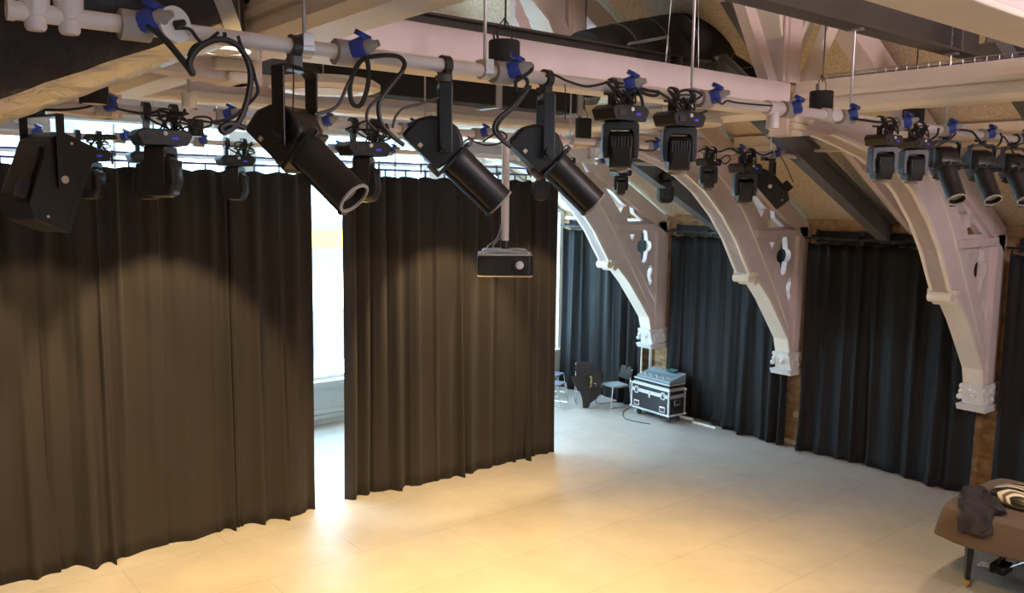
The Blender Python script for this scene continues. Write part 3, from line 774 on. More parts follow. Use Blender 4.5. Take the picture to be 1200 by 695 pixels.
# ================================================================ WASH PANELS
def wash_panel(i, px, aim, label, w=.42, h=.56, d=.19, drop=.38):
    Y, Z = FY[i], PIPEZ[i]; x = bar_x(i, px)
    t = thing('wash_panel', (x, Y, Z), label, 'stage light', 'black wash panel lights')
    u = V(aim).normalized(); side = u.cross(V((0, 0, 1))).normalized(); n = side.cross(u).normalized()
    B = Matrix((u, side, n)).transposed(); piv = V((x, Y, Z - .08 - drop))
    P = lambda a, b, c: piv + u * a + side * b + n * c
    hor = V((u.x, u.y, 0)).normalized(); BY = Matrix((side, hor, V((0, 0, 1)))).transposed()
    mb = MB().cyl((x - .02, Y, Z), (x + .02, Y, Z), .052, n=14).box((x, Y, Z - .05), (.05, .05, .07)); mb.build('hook_clamp', M['black2'], t)
    mb = MB().box((x, Y, Z - .085), (w + .07, .055, .014), BY)
    for s in (-1, 1): mb.box(V((x, Y, Z - .085 - drop / 2 - .02)) + side * (s * (w / 2 + .03)), (.012, .06, drop + .06), BY)
    mb.build('yoke', M['black2'], t, bevel=.004)
    for s in (-1, 1):
        MB().cyl(P(0, s * (w / 2), 0), P(0, s * (w / 2 + .06), 0), .028, n=10).build('tilt_knob', M['chrome'], t, 'bright tilt bolt')
    hp = [(-d * .5, -h * .36), (-d * .28, -h / 2), (d * .5, -h / 2), (d * .5, h / 2), (-d * .28, h / 2), (-d * .5, h * .36)]
    b = MB().prism(hp, lambda p: P(p[0], -w / 2, p[1]), lambda p: P(p[0], w / 2, p[1])).build('housing', M['black'], t, bevel=.008)
    MB().box(P(d * .5 + .006, 0, 0), (.012, w - .04, h - .04), B).build('lens_panel', M['diff'], b, 'pale light panel')
    mb = MB().box(P(d * .5 + .01, 0, h / 2 - .006), (.05, w + .006, .014), B).box(P(d * .5 + .01, 0, -h / 2 + .006), (.05, w + .006, .014), B)
    for s in (-1, 1): mb.box(P(d * .5 + .01, s * (w / 2 - .004), 0), (.05, .012, h), B)
    mb.build('frame', M['black2'], t)
    MB().box(P(-d * .5 - .012, 0, 0), (.03, w * .7, h * .55), B).build('back_plate', M['black2'], t, bevel=.006)
    MB().box((x - .03, Y + .09, Z - .03), (.13, .07, .10)).build('ballast_box', M['black2'], t, bevel=.005)
    MB().box(P(-d * .5 - .05, w * .2, -h * .22), (.10, .14, .13), B).build('driver_box', M['black2'], t, bevel=.006)
    for c in (-.42, .42):
        for e_ in (-1, 1): MB().cyl(P(0, e_ * w / 2, h * c), P(0, e_ * (w / 2 + .004), h * c), .010, n=8).build('screw', M['sticker'], t, 'pale screw head')
    return t
wash_panel(1, 47, (.863, .348, -.363), 'big black wash panel in a yoke at the left edge of the picture', .36, .64, .30, .44)
wash_panel(1, 906, (-.37, .65, -.66), 'black wash panel tilted on the middle bar before the steel rafter', .36, .56, .2, .34)

# ================================================================ HANGING LAMPS, DUCTS
def canister(px, ytop, ybot, Y, wpx, label, ztop=None):
    a = at(px, ytop, 'y', Y); b = at(px, ybot, 'y', Y); d = (a - EYE).dot(FWD); r = wpx / 2 / FPX * d
    t = thing('pendant_lamp', (a.x, Y, b.z), label, 'pendant lamp', 'black cylinder pendant lamps')
    MB().lathe([(0, r * .9), (0.0, r), (a.z - b.z - .008, r), (a.z - b.z, r * .95)], (a.x, Y, b.z), (0, 0, 1), 28).build('canister', M['blackm'], t, smooth=True)
    MB().lathe([(0.004, r * .2), (.006, r * .8), (.012, r * .8)], (a.x, Y, b.z - .006), (0, 0, 1), 24).build('lens', M['diff'], t)
    mb = MB()
    for s in (-1, 1): mb.tube([V((a.x + s * r * .55, Y, a.z - .005)), V((a.x + s * r * .6, Y, a.z + .06)), V((a.x, Y, a.z + .14))], .004, 6)
    mb.tube([V((a.x - r * .8, Y, a.z)), V((a.x - r * .85, Y, a.z + .04)), V((a.x - r * .6, Y, a.z + .05)), V((a.x - r * .5, Y, a.z))], .007, 6)
    mb.build('hanger', M['black2'], t)
    zt = ztop or roof_z(a.x) - .0
    MB().tube([V((a.x, Y, a.z + .13)), V((a.x + .008, Y, a.z + .3)), V((a.x, Y, zt))], .006, 6).build('suspension_cable', M['rubber'], t)
canister(591, 48, 86, 4.25, 37, 'largest black cylinder pendant, hanging over the front bar in the middle')
canister(684, 139, 164, 7.3, 19, 'small black cylinder pendant between the third big spotlight and front moving heads')
canister(963, 107, 132, 4.0, 27, 'black cylinder pendant at the foot of the nearest truss post')
canister(1071, 125, 149, 3.85, 24, 'black cylinder pendant over the close pair of moving heads')
canister(229, 140, 160, 9.4, 18, 'black cylinder pendant beside the large moving head at left')
canister(109, 92, 122, 6.05, 32, 'black square looking pendant cylinder below the foil duct at left')

def disc_lamp(c, r, label, glow=False):
    c = V(c)
    t = thing('ceiling_disc_lamp', c, label, 'ceiling lamp', 'round disc lamps')
    MB().lathe([(0, r * .93), (.012, r), (.05, r), (.075, r * .9), (.078, r * .3)], c, (0, 0, 1), 48).build('rim', M['cream'], t, smooth=True)
    MB().lathe([(-.004, r * .1), (-.002, r * .86), (.004, r * .88)], c, (0, 0, 1), 40).build('diffuser', M['glow'] if glow else M['diff'], t, smooth=True)
    MB().lathe([(-.010, r * .40), (-.008, r * .62), (.0, r * .62), (.0, r * .40)], c, (0, 0, 1), 40).build('inner_ring', M['cream'], t, smooth=True)
    mb = MB()
    for k in range(3):
        a = 2.1 * k; mb.cyl(c + V((r * .6 * math.cos(a), r * .6 * math.sin(a), .07)), c + V((r * .3 * math.cos(a), r * .3 * math.sin(a), roof_z(c.x) - c.z)), .004, n=6)
    mb.build('suspension_wires', M['galv'], t)
disc_lamp((2.95, 5.92, 5.08), .41, 'big round cream lamp disc behind the left big spotlight')
disc_lamp((7.15, 5.98, 5.08), .41, 'round cream lamp disc behind the right front moving head')
disc_lamp((1.66, 4.5, 5.05), .16, 'small glowing round lamp below the front bar at left, beside the cable loops', True)

# cream cylinder on a rod, left
a = at(222, 90, 'y', 6.2); b = at(222, 126, 'y', 6.2); m_ = at(222, 109, 'y', 6.2)
t = thing('rod_pendant', b, 'cream cylinder on a grey rod hanging above the large moving head at left', 'pendant lamp')
MB().cyl((b.x, b.y, b.z), (b.x, b.y, m_.z), .052, n=20).build('cylinder', M['cream'], t, smooth=True)
MB().cyl((b.x, b.y, m_.z), (b.x, b.y, 5.9), .014, n=10).build('rod', M['galv'], t, smooth=True)

# foil wrapped duct at upper left
t = thing('insulated_duct', (.6, 4.2, 5.1), 'crinkled foil wrapped duct running across the top left corner', 'duct')
r_ = .33
pth = catmull([V((1.38, 3.98, 5.30)), V((.84, 4.18, 5.06)), V((.33, 4.33, 4.84)), V((-.25, 4.38, 4.66)), V((-.9, 4.38, 4.50))], 10)
mb = MB(); rr = random.Random(5)
vs = []; N = 40
for i, p in enumerate(pth):
    t_ = (pth[min(i + 1, len(pth) - 1)] - pth[max(i - 1, 0)]); d, s, u = frame(t_)
    for k in range(N):
        a = 2 * PI * k / N
        w = r_ * (1 + .015 * math.sin(5 * a + i * .5) * math.sin(i * .9) + rr.uniform(-.010, .010))
        vs.append(p + s * w * math.cos(a) + u * w * math.sin(a))
fs = [(i * N + k, i * N + (k + 1) % N, (i + 1) * N + (k + 1) % N, (i + 1) * N + k) for i in range(len(pth) - 1) for k in range(N)]
fs += [tuple(range(N - 1, -1, -1))]
up_ = [f for f in fs if len(f) == 4 and 115 < ((f[0] % N) * 360 / N) < 226]  # side facing the viewer, its shade painted as a dark material
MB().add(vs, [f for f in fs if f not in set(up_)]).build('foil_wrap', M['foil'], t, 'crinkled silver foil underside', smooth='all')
MB().add(vs, up_).build('shaded_side', M['foil_shade'], t, 'crinkled upper side with shade painted in', smooth='all')
d0 = (pth[0] - pth[1]).normalized()
MB().lathe([(-.02, .335), (.05, .335), (.05, .30), (.0, .28)], pth[0], d0, 36).build('end_collar', M['galv'], t, smooth=True)
MB().lathe([(-.01, .29), (.02, .29)], pth[0], d0, 36).build('end_cap', M['blackm'], t)
tp = at(228, 10, 'y', 3.95)
tag(MB().box((tp.x, 3.86, 5.42), (.09, .09, .62)).box((tp.x, 3.86, 5.10), (.13, .13, .05)).build('duct_hanger', M['blackm'], bevel=.006), 'black square post hanging at the end of the foil duct', 'bracket')
# dark upright strip where the nearest tie beam meets the left post
tag(MB().b2((1.74, 4.80, 5.12), (1.90, 4.88, 6.3)).build('dark_strip', M['steel'], bevel=.006), 'dark upright strip between the foil duct and the nearest tie beam', 'bracket')

# flat black rectangular duct
pa = at(365, 92, 'y', 7.15); pb = at(668, 127, 'y', 7.15)
t = thing('rectangular_duct', ((pa.x + pb.x) / 2, 7.15, 5.25), 'long flat black duct between nearest and middle tie beams', 'duct')
MB().prism([(pa.x + .15, 5.24), (pb.x, 5.24), (pb.x, 5.50), (pa.x - .1, 5.50)], xz(7.0), xz(7.3)).build('duct_body', M['blackm'], t, bevel=.01)
for px in (573, 668):
    q = at(px, 110, 'y', 7.15); MB().b2((q.x - .04, 6.975, 5.215), (q.x + .04, 7.325, 5.525)).build('joint_collar', M['galv'], t, 'galvanised collar')
# big round black duct up in the roof
Yd = 7.22
pts = [at(686, 76, 'y', Yd), at(710, 70, 'y', Yd), at(750, 61, 'y', Yd), at(790, 53, 'y', Yd)]
e_ = at(842, 50, 'y', Yd)
pts += [e_, e_ + V((.22, -.04, -.18)), e_ + V((.28, -.06, -.5))]
t = thing('round_duct', pts[2], 'fat round black duct with an elbow, up under the roof boards above the tie beam', 'duct')
MB().tube(pts, .38, 32, 6).build('duct_body', M['blackm'], t, smooth=True)
cp = catmull(pts, 6)
for k in range(8, len(cp) - 1, 5):
    d = (cp[k + 1] - cp[k - 1]).normalized(); MB().lathe([(-.010, .38), (-.006, .388), (.006, .388), (.010, .38)], cp[k], d, 32).build('seam_ring', M['steelg'], t, smooth=True)
_a, _b = at(902, 92, 'y', 5.95), at(848, 2, 'y', 5.95)
tag(MB().prism([(_a.x, _a.z), (_a.x + .13, _a.z), (_b.x + .13, _b.z), (_b.x, _b.z)], xz(5.9), xz(6.0)).build('steel_brace', M['steelg']), 'thin grey steel brace slanting up left of the nearest truss post', 'bracket')
# galvanised support angle
a = at(736, 52, 'y', 6.7); b = at(783, 43, 'y', 6.7); c = at(781, 72, 'y', 6.7)
t = thing('support_angle', a, 'thin galvanised angle bracket before the fat black duct', 'bracket')
MB().tube([a, b], .02, 6, 1).build('arm', M['galv'], t); MB().tube([b, c], .012, 6, 1).build('leg', M['galv'], t)
# cable tray over the right longitudinal beam
t = thing('cable_tray', (7.95, 3.6, 5.52), 'wire cable tray with cables lying along the top of the right moulded beam', 'cable tray')
mb = MB()
for x in (7.86, 8.06): mb.tube([V((x, 2.3, 5.50)), V((x, 4.85, 5.50))], .006, 5, 1).tube([V((x, 2.3, 5.56)), V((x, 4.85, 5.56))], .006, 5, 1)
for k in range(26): mb.tube([V((7.86, 2.35 + k * .1, 5.56)), V((7.86, 2.35 + k * .1, 5.50)), V((8.06, 2.35 + k * .1, 5.50)), V((8.06, 2.35 + k * .1, 5.56))], .005, 5, 1)
mb.build('tray', M['galv'], t)
MB().tube([V((7.92, 2.3, 5.52)), V((7.95, 3.4, 5.525)), V((7.93, 4.85, 5.52))], .018, 8).tube([V((8.0, 2.3, 5.52)), V((7.98, 3.6, 5.525)), V((8.01, 4.85, 5.52))], .014, 8).build('cables', M['purple'], t)
MB().b2((7.80, 2.2, 5.44), (8.12, 2.26, 5.5)).b2((7.80, 4.7, 5.44), (8.12, 4.76, 5.5)).b2((7.80, 3.4, 5.44), (8.12, 3.46, 5.5)).build('support', M['steelg'], t)

# ================================================================ PROJECTOR
xp = bar_x(1, 593); Yp = FY[1]
zp1 = at(590, 296, 'y', Yp).z; zp0 = at(590, 321, 'y', Yp).z; dpx = (V((xp, Yp, 3.9)) - EYE).dot(FWD) / FPX
t = thing('ceiling_projector', (xp, Yp, zp0), 'black projector hanging on a pale pole before the right drape', 'projector')
W = 73 * dpx; D = .50; ang = math.radians(-37)
Rz = Matrix.Rotation(ang, 3, 'Z'); o = V((xp, Yp, (zp0 + zp1) / 2)); Hh = zp1 - zp0
Q = lambda a, b, c: o + Rz @ V((a, b, c))
MB().cyl((xp, Yp, zp1 + .1), (xp, Yp, PIPEZ[1]), 4.6 * dpx, n=20).build('pole', M['bar'], t, 'pale pink pole', smooth=True)
MB().cyl((xp, Yp, zp1 + .04), (xp, Yp, zp1 + .12), 5.2 * dpx, n=16).build('pole_socket', M['black2'], t, smooth=True)
w2 = W * .44
foot = [(-w2, -.20), (-w2 + .05, -.23), (w2 - .03, -.23), (w2, -.19), (w2, .2), (w2 - .03, .23), (-w2 + .03, .23), (-w2, .2)]
bd = MB().prism(foot, lambda p: Q(p[0], p[1], -Hh / 2), lambda p: Q(p[0], p[1], Hh / 2 - .02)).build('body', M['black'], t, bevel=.015)
MB().prism([(x * .99, y * .99) for x, y in foot], lambda p: Q(p[0], p[1], -Hh / 2 - .012), lambda p: Q(p[0], p[1], -Hh / 2 - .001)).build('bottom_lid', M['label'], t, 'pale lower edge', bevel=.004)
MB().prism([(x * .98, y * .98) for x, y in foot], lambda p: Q(p[0], p[1], Hh / 2 - .02), lambda p: Q(p[0], p[1], Hh / 2)).build('top_lid', M['galv'], t, 'grey top', bevel=.006)
MB().lathe([(0, .078), (.03, .075), (.032, .055), (.01, .05)], Q(w2 * .52, -.225, 0), Rz @ V((0, -1, 0)), 28).build('lens_ring', M['black2'], bd, smooth=True)
MB().lathe([(0, .05), (.012, .04), (.018, .01)], Q(w2 * .52, -.225, 0), Rz @ V((0, -1, 0)), 24).build('lens', M['lens2'], bd, smooth=True)
mb = MB()
for k in range(9): mb.box(Q(-w2 * .62, -.232, -.05 + k * .0125), (w2 * .5, .006, .004), Rz)
mb.build('grille', M['grill'], bd)
mb = MB().box(Q(w2 * .10, -.232, .0), (.002, .004, .09), Rz).box(Q(-.02, -.2325, -.005), (.05, .003, .008), Rz)
mb.build('front_marks', M['grill'], bd)
mb = MB().box(Q(0, 0, Hh / 2 + .03), (.16, .16, .02), Rz)
for sx in (-1, 1):
    for sy in (-1, 1): mb.tube([Q(0, 0, Hh / 2 + .035), Q(sx * w2 * .5, sy * .08, Hh / 2 + .03), Q(sx * w2 * .78, sy * .16, Hh / 2 + .02), Q(sx * w2 * .8, sy * .165, Hh / 2 - .005)], .012, 8, 3)
mb.build('mount', M['galv'], t)
MB().tube([Q(-.05, .1, Hh / 2), Q(-.12, .05, Hh / 2 + .06), Q(-.04, .02, Hh / 2 + .16), V((xp - .03, Yp, zp1 + .3))], .008, 6).tube([Q(-.1, .1, Hh / 2), Q(-.18, .05, Hh / 2 + .05), Q(-.08, .02, Hh / 2 + .14), V((xp - .035, Yp + .01, zp1 + .3))], .007, 6).build('cables', M['galv'], t)

# ================================================================ DRAPES
def drape(p0, p1, zt, zb, nf, amp, seed, label, m, group, name='stage_drape', scal=.03, step=.33, sag=.0, thick=.006, rise=0.0, bulge=.05, hemw=.0):
    r = random.Random(seed); p0 = V(p0); p1 = V(p1); d = p1 - p0; L = d.length; d.normalize(); nrm = V((d.y, -d.x, 0))
    cols = int(nf * 12); rows = 22
    ws = [r.uniform(.4, 1.9) for _ in range(nf)]; tot = sum(ws); cum = [0]
    for w in ws: cum.append(cum[-1] + w / tot)
    aa = [r.uniform(.35, 1.2) for _ in range(nf)]; ab = [r.choice((.08, .15, .3, .6, 1.1, 1.3)) for _ in range(nf)]
    ph = r.uniform(0, 6); drift = [r.uniform(-.25, .25) for _ in range(nf)]
    vs = []
    def disp(u, v):
        k = 0
        while k < nf - 1 and u > cum[k + 1]: k += 1
        f = (u - cum[k]) / (cum[k + 1] - cum[k])
        f = min(1, max(0, f + drift[k] * v * math.sin(PI * f) * .5))
        a = aa[k] * (1 - v) + ab[k] * v
        s = math.sin(PI * f)
        base = a * (s ** 1.5) if k % 2 == 0 else -a * .6 * (s ** 1.2)
        return base
    for j in range(rows + 1):
        v = j / rows
        for i in range(cols + 1):
            u = i / cols
            A = amp * (.6 + .4 * v)
            off = A * disp(u, v) + .42 * A * math.sin(u * L * 27 + ph + 1.5 * math.sin(u * L * 3)) * (1 - v) ** 2 + bulge * v ** 3 * math.sin(u * 7 + ph) + .02 * math.sin(u * L * 3.1 + ph) * v
            zt_ = zt - scal * abs(math.sin(PI * u * L / step)) ** 0.8 * 0 - scal * (1 - abs(math.cos(PI * u * L / step))) - sag * u
            zb_ = zb + hemw * (math.sin(u * L * 2.3 + ph) * .6 + math.sin(u * L * 5.7 + 2 * ph) * .4) + hemw + rise * u
            p = p0 + d * (u * L) + nrm * off
            z = zt_ + (zb_ - zt_) * v
            if v > .9: p = p + nrm * (amp * .25 * (v - .9) * 10 * (.5 + .5 * math.sin(u * L * 4 + ph)))
            vs.append(V((p.x, p.y, z)))
    C1 = cols + 1
    fs = [(j * C1 + i, j * C1 + i + 1, (j + 1) * C1 + i + 1, (j + 1) * C1 + i) for j in range(rows) for i in range(cols)]
    t = thing(name, (p0 + p1) / 2 + V((0, 0, zb)), label, 'curtain', group)
    MB().add(vs, fs).build('cloth', m, t, smooth='all', solid=thick)
    # hem tape and hooks
    mb = MB(); nh = max(2, int(L / step))
    for k in range(nh + 1):
        u = min(.995, max(.005, k * step / L))
        q = p0 + d * (u * L); mb.box((q.x, q.y, zt - sag * u + .03), (.018, .018, .09))
    mb.build('hooks', M['black2'], t)
    return t

YD = 10.38
G1 = 'tall free standing drapes'
drape((-3.2, YD, 0), (1.78, YD, 0), 4.60, .0, 34, .12, 11, 'leftmost black drape, cut by the left edge, behind the big wash panel', M['velvet'], G1, bulge=.04)
drape((1.70, YD - .04, 0), (2.98, YD - .02, 0), 4.60, .0, 9, .11, 12, 'black drape panel below the large moving head at left', M['velvet'], G1)
drape((2.92, YD + .03, 0), (3.92, YD + .02, 0), 4.60, .0, 8, .10, 13, 'black drape panel next but one to the bright gap, on its left side', M['velvet'], G1)
drape((3.84, YD - .03, 0), (4.93, YD - .02, 0), 4.59, .0, 8, .10, 14, 'black drape panel edging the left side of the bright gap', M['velvet'], G1)
drape((5.44, YD + .06, 0), (8.72, YD, 0), 4.58, .0, 25, .12, 15, 'wide black drape right of the bright gap, behind the projector', M['velvet'], G1)
drape((8.66, YD + .04, 0), (9.33, YD + .02, 0), 4.58, .0, 6, .09, 16, 'narrow black drape panel at the right end, next to the chairs', M['velvet'], G1)
# rail the drapes hang on
t = thing('drape_rail', (3, YD, 4.68), 'pair of thin dark rails just above the free standing drapes', 'curtain rail')
MB().tube([V((-3.4, YD, 4.67)), V((9.5, YD, 4.66))], .014, 8, 1).build('rail', M['purple'], t, smooth=True)
MB().tube([V((-3.4, YD, 4.765)), V((9.5, YD, 4.76))], .012, 8, 1).build('rail', M['purple'], t, smooth=True)
mb = MB()
for k in range(19): mb.box((-3.0 + k * .69, YD, 4.70), (.02, .02, .16))
mb.build('clips', M['black2'], t)
mb = MB()
for x in (-2.5, .6, 3.6, 6.6, 9.3): mb.tube([V((x, YD, 4.76)), V((x, YD - .3, 5.2)), V((x, FY[2], 5.61))], .008, 6, 1)
mb.build('hangers', M['galv'], t)

G2 = 'black drapes along the brick wall'
XW = 12.86
drape((XW, 14.12, 0), (XW, 11.62, 0), 3.62, .01, 17, .085, 21, 'far black wall drape behind the stacked chairs', M['velvet2'], G2, 'wall_drape')
drape((XW + .08, 11.02, 0), (XW + .08, 9.10, 0), 3.60, .015, 13, .055, 22, 'black wall drape behind the flight case', M['velvet2'], G2, 'wall_drape', hemw=.008)
drape((XW - .03, 9.18, 0), (XW - .03, 8.22, 0), 3.59, .02, 7, .085, 23, 'narrow black wall drape left of the bare brick strip below the middle corbel', M['velvet2'], G2, 'wall_drape', bulge=.03)
drape((XW, 7.95, 0), (XW, 5.10, 0), 3.60, .015, 18, .10, 24, 'widest black wall drape between the middle and nearest trusses', M['velvet2'], G2, 'wall_drape', hemw=.010)
drape((XW, 4.80, 0), (XW, 1.6, 0), 3.60, .02, 18, .10, 25, 'black wall drape behind the covered piano at the right edge', M['velvet2'], G2, 'wall_drape')
for ya, yb, lab in ((14.2, 11.55, 'black curtain track with brackets above the far wall drape'), (11.08, 8.15, 'black curtain track with brackets above the middle wall drapes'), (8.02, 5.25, 'black curtain track with brackets above the widest wall drape'), (4.86, 1.5, 'black curtain track with brackets above the drape by the piano')):
    t = thing('curtain_track', (XW, (ya + yb) / 2, 3.62), lab, 'curtain track', 'curtain tracks')
    MB().b2((XW - .02, ya, 3.66), (XW + .02, yb, 3.70)).build('track', M['black2'], t)
    MB().b2((WX - .06, ya - .1, 3.62), (WX - .005, yb + .1, 3.80)).build('backing_board', M['blackm'], t)
    for k in range(4):
        y = ya + (yb - ya) * (k + .15) / 3.4
        MB().b2((XW - .02, y - .015, 3.70), (WX - .05, y + .015, 3.73)).b2((WX - .09, y - .02, 3.62), (WX - .05, y + .02, 3.82)).build('wall_bracket', M['steel'], t)

# conduits and sockets on the brick
def conduit(y, z0, z1, lab, x=13.06, r=.022, mm='white'):
    t = thing('wall_pipe', (x, y, z0), lab, 'pipe')
    MB().cyl((x, y, z0), (x, y, z1), r, n=12).build('pipe', M[mm], t, smooth=True)
    mb = MB()
    for z in (z0 + .2, (z0 + z1) / 2, z1 - .1): mb.box((x + .01, y, z), (.05, 2.6 * r, .03))
    mb.build('pipe_clips', M['galv'], t)
conduit(11.56, .35, 3.1, 'white vertical pipe on the brick beside the far corbel, behind the mixing desk', 13.03, .035)
t = thing('lit_plate_edge', (13.0, 12.9, 3.86), 'pale strip for the lit top of the wall plate, high in the far bay', 'pipe')
MB().cyl((13.02, 11.6, 3.86), (13.02, 14.2, 3.86), .04, n=12).build('pipe', M['white'], t, smooth=True)  # white tube stands in for daylight on the wall plate's top edge
conduit(8.02, .25, 1.25, 'thin white pipe at the left edge of the widest wall drape', 13.04, .02)
tag(MB().b2((13.04, 8.06, .50), (13.10, 8.20, .60)).b2((13.03, 8.10, .53), (13.05, 8.16, .57)).build('wall_socket', M['label'], bevel=.004), 'small pale socket box on the bare brick strip', 'socket')

# ================================================================ FLIGHT CASE, LID, MIXER
A0 = at(738, 484, 'z', 0); B0 = at(783, 498, 'z', 0)
ax = (B0 - A0); ax.z = 0; Wc = 1.05; ax.normalize(); ay = V((-ax.y, ax.x, 0))
if ay.x < 0: ay = -ay
fa = math.atan2(ax.y, ax.x)
Oc = A0 + ay * 0.02
def CQ(a, b, c): return Oc + ax * a + ay * b + V((0, 0, c))
Bc = Matrix((ax, ay, V((0, 0, 1)))).transposed()
def cbox(mb, a0, a1, b0, b1, c0, c1): return mb.box(CQ((a0 + a1) / 2, (b0 + b1) / 2, (c0 + c1) / 2), (abs(a1 - a0), abs(b1 - b0), abs(c1 - c0)), Bc)
t = thing('flight_case', CQ(Wc / 2, .3, 0), 'big black flight case with aluminium edges on casters, below the mixing desk', 'flight case')
Dc = .45; z0, zm, z1 = .14, .52, .66
mb = MB(); cbox(mb, .01, Wc - .01, .01, Dc - .01, z0, zm); mb.build('body', M['case'], t)
mb = MB(); cbox(mb, .01, Wc - .01, .01, Dc - .01, zm + .004, z1); mb.build('lid', M['case'], t)
mb = MB(); e = .032
for zz in (z0, zm - e, zm + .004, z1 - e):
    cbox(mb, 0, Wc, -.004, .02, zz, zz + e); cbox(mb, 0, Wc, Dc - .02, Dc + .004, zz, zz + e)
    cbox(mb, -.004, .02, 0, Dc, zz, zz + e); cbox(mb, Wc - .02, Wc + .004, 0, Dc, zz, zz + e)
for a in (0, Wc - e):
    for b in (-.004, Dc - e + .004): cbox(mb, a, a + e, b, b + e, z0, z1)
mb.build('edge_trim', M['alu'], t, 'bright aluminium edges')
mb = MB()
for a in (0, Wc):
    for b in (0, Dc):
        for zz in (z0 + .02, z1 - .02): mb.ball(CQ(a, b, zz), .034, 10)
mb.build('ball_corners', M['chrome'], t, 'bright ball corners', smooth=True)
for a in (.16, Wc - .16):
    mb = MB(); cbox(mb, a - .05, a + .05, -.012, 0, zm - .07, zm + .07); l = mb.build('butterfly_latch', M['chrome'], t, 'bright latch', bevel=.004)
    mb = MB(); cbox(mb, a - .012, a + .012, -.02, -.01, zm - .05, zm + .04); cbox(mb, a - .035, a + .035, -.018, -.01, zm - .025, zm - .005); mb.build('latch_key', M['grill'], l)
mb = MB(); cbox(mb, Wc / 2 - .025, Wc / 2 + .025, -.012, 0, zm - .10, zm + .03); mb.build('lid_hasp', M['chrome'], t, 'bright hasp', bevel=.004)
for a in (.17, Wc - .17):
    mb = MB(); cbox(mb, a - .075, a + .075, -.01, 0, .20, .31); l = mb.build('handle_dish', M['chrome'], t, 'bright recessed handle', bevel=.01)
    mb = MB(); cbox(mb, a - .05, a + .05, -.018, -.008, .225, .285); h2 = mb.build('handle_grip', M['black2'], l, bevel=.004)
    mb = MB(); cbox(mb, a - .03, a + .03, -.021, -.017, .25, .262); mb.build('grip_mark', M['red'], l, 'red mark')
mb = MB(); cbox(mb, Wc, Wc + .01, Dc / 2 - .09, Dc / 2 + .09, .34, .46); l = mb.build('handle_dish', M['chrome'], t, 'bright recessed handle', bevel=.01)
mb = MB(); cbox(mb, Wc + .008, Wc + .018, Dc / 2 - .06, Dc / 2 + .06, .37, .43); mb.build('handle_grip', M['black2'], l, bevel=.004)
for a in (.12, Wc - .12):
    for b in (.1, Dc - .1):
        mb = MB(); cbox(mb, a - .05, a + .05, b - .05, b + .05, .125, .142); cbox(mb, a - .035, a + .035, b - .006, b + .006, .05, .13)
        c = mb.build('caster', M['chrome'], t, 'bright caster fork')
        p = CQ(a + .02, b, .055); MB().cyl(p - ay * .018, p + ay * .018, .055, n=18).build('wheel', M['rubber'], c, smooth=True)
# shallow case tray on top
t = thing('mixer_case_tray', CQ(Wc / 2, .3, z1), 'shallow black case tray lying on top of the big flight case', 'flight case')
mb = MB(); cbox(mb, .06, Wc - .02, .03, Dc - .01, z1, z1 + .10); mb.build('tray', M['case'], t)
mb = MB()
for zz in (z1, z1 + .08):
    cbox(mb, .05, Wc - .01, .02, .04, zz, zz + .022); cbox(mb, .05, Wc - .01, Dc - .02, Dc, zz, zz + .022)
    cbox(mb, .05, .07, .02, Dc, zz, zz + .022); cbox(mb, Wc - .03, Wc - .01, .02, Dc, zz, zz + .022)
mb.build('edge_trim', M['alu'], t, 'bright aluminium edges')
# digital mixing desk
t = thing('mixing_desk', CQ(Wc / 2, .3, z1 + .10), 'digital audio mixing desk on top of the flight case', 'mixing desk')
zc = z1 + .102
side = [(.06, 0), (.50, 0), (.50, .17), (.34, .12), (.06, .05)]
MB().prism(side, lambda p: CQ(.10, p[0], zc + p[1]), lambda p: CQ(Wc - .05, p[0], zc + p[1])).build('chassis', M['mixer'], t, bevel=.006)
def surf(a, b): 
    h = .05 + (b - .06) / .28 * .07 if b < .34 else .12 + (b - .34) / .16 * .05
    return CQ(a, b, zc + h)
tl = math.atan(.25); Bs = Bc @ Matrix.Rotation(tl, 3, 'X')
mb = MB()
for k in range(17): mb.box(surf(.15 + k * .045, .14 + .03 * math.sin(k * 1.7)) + V((0, 0, .008)), (.018, .03, .014), Bs)
mb.build('fader_caps', M['sticker'], t, 'pale fader caps')
mb = MB()
for k in range(17): mb.box(surf(.15 + k * .045, .16) + V((0, 0, .001)), (.006, .13, .004), Bs)
mb.build('fader_slots', M['black2'], t)
mb = MB()
for k in range(12):
    for j in range(2):
        p = surf(.14 + k * .035, .38 + j * .055); mb.cyl(p, p + V((0, 0, .022)), .011, n=8)
mb.build('knobs', M['chrome'], t, 'bright knobs')
mb = MB()
for k in range(17): mb.box(surf(.15 + k * .045, .26) + V((0, 0, .003)), (.022, .016, .006), Bs).box(surf(.15 + k * .045, .29) + V((0, 0, .003)), (.022, .016, .006), Bs)
mb.build('buttons', M['screen'], t, 'greenish buttons')
mb = MB().box(surf(.72, .43) + V((0, 0, .035)), (.22, .13, .02), Bs); sc_ = mb.build('screen_housing', M['black2'], t, bevel=.004)
MB().box(surf(.72, .43) + V((0, 0, .047)), (.19, .10, .006), Bs).build('screen', M['screen'], sc_, 'pale green screen')
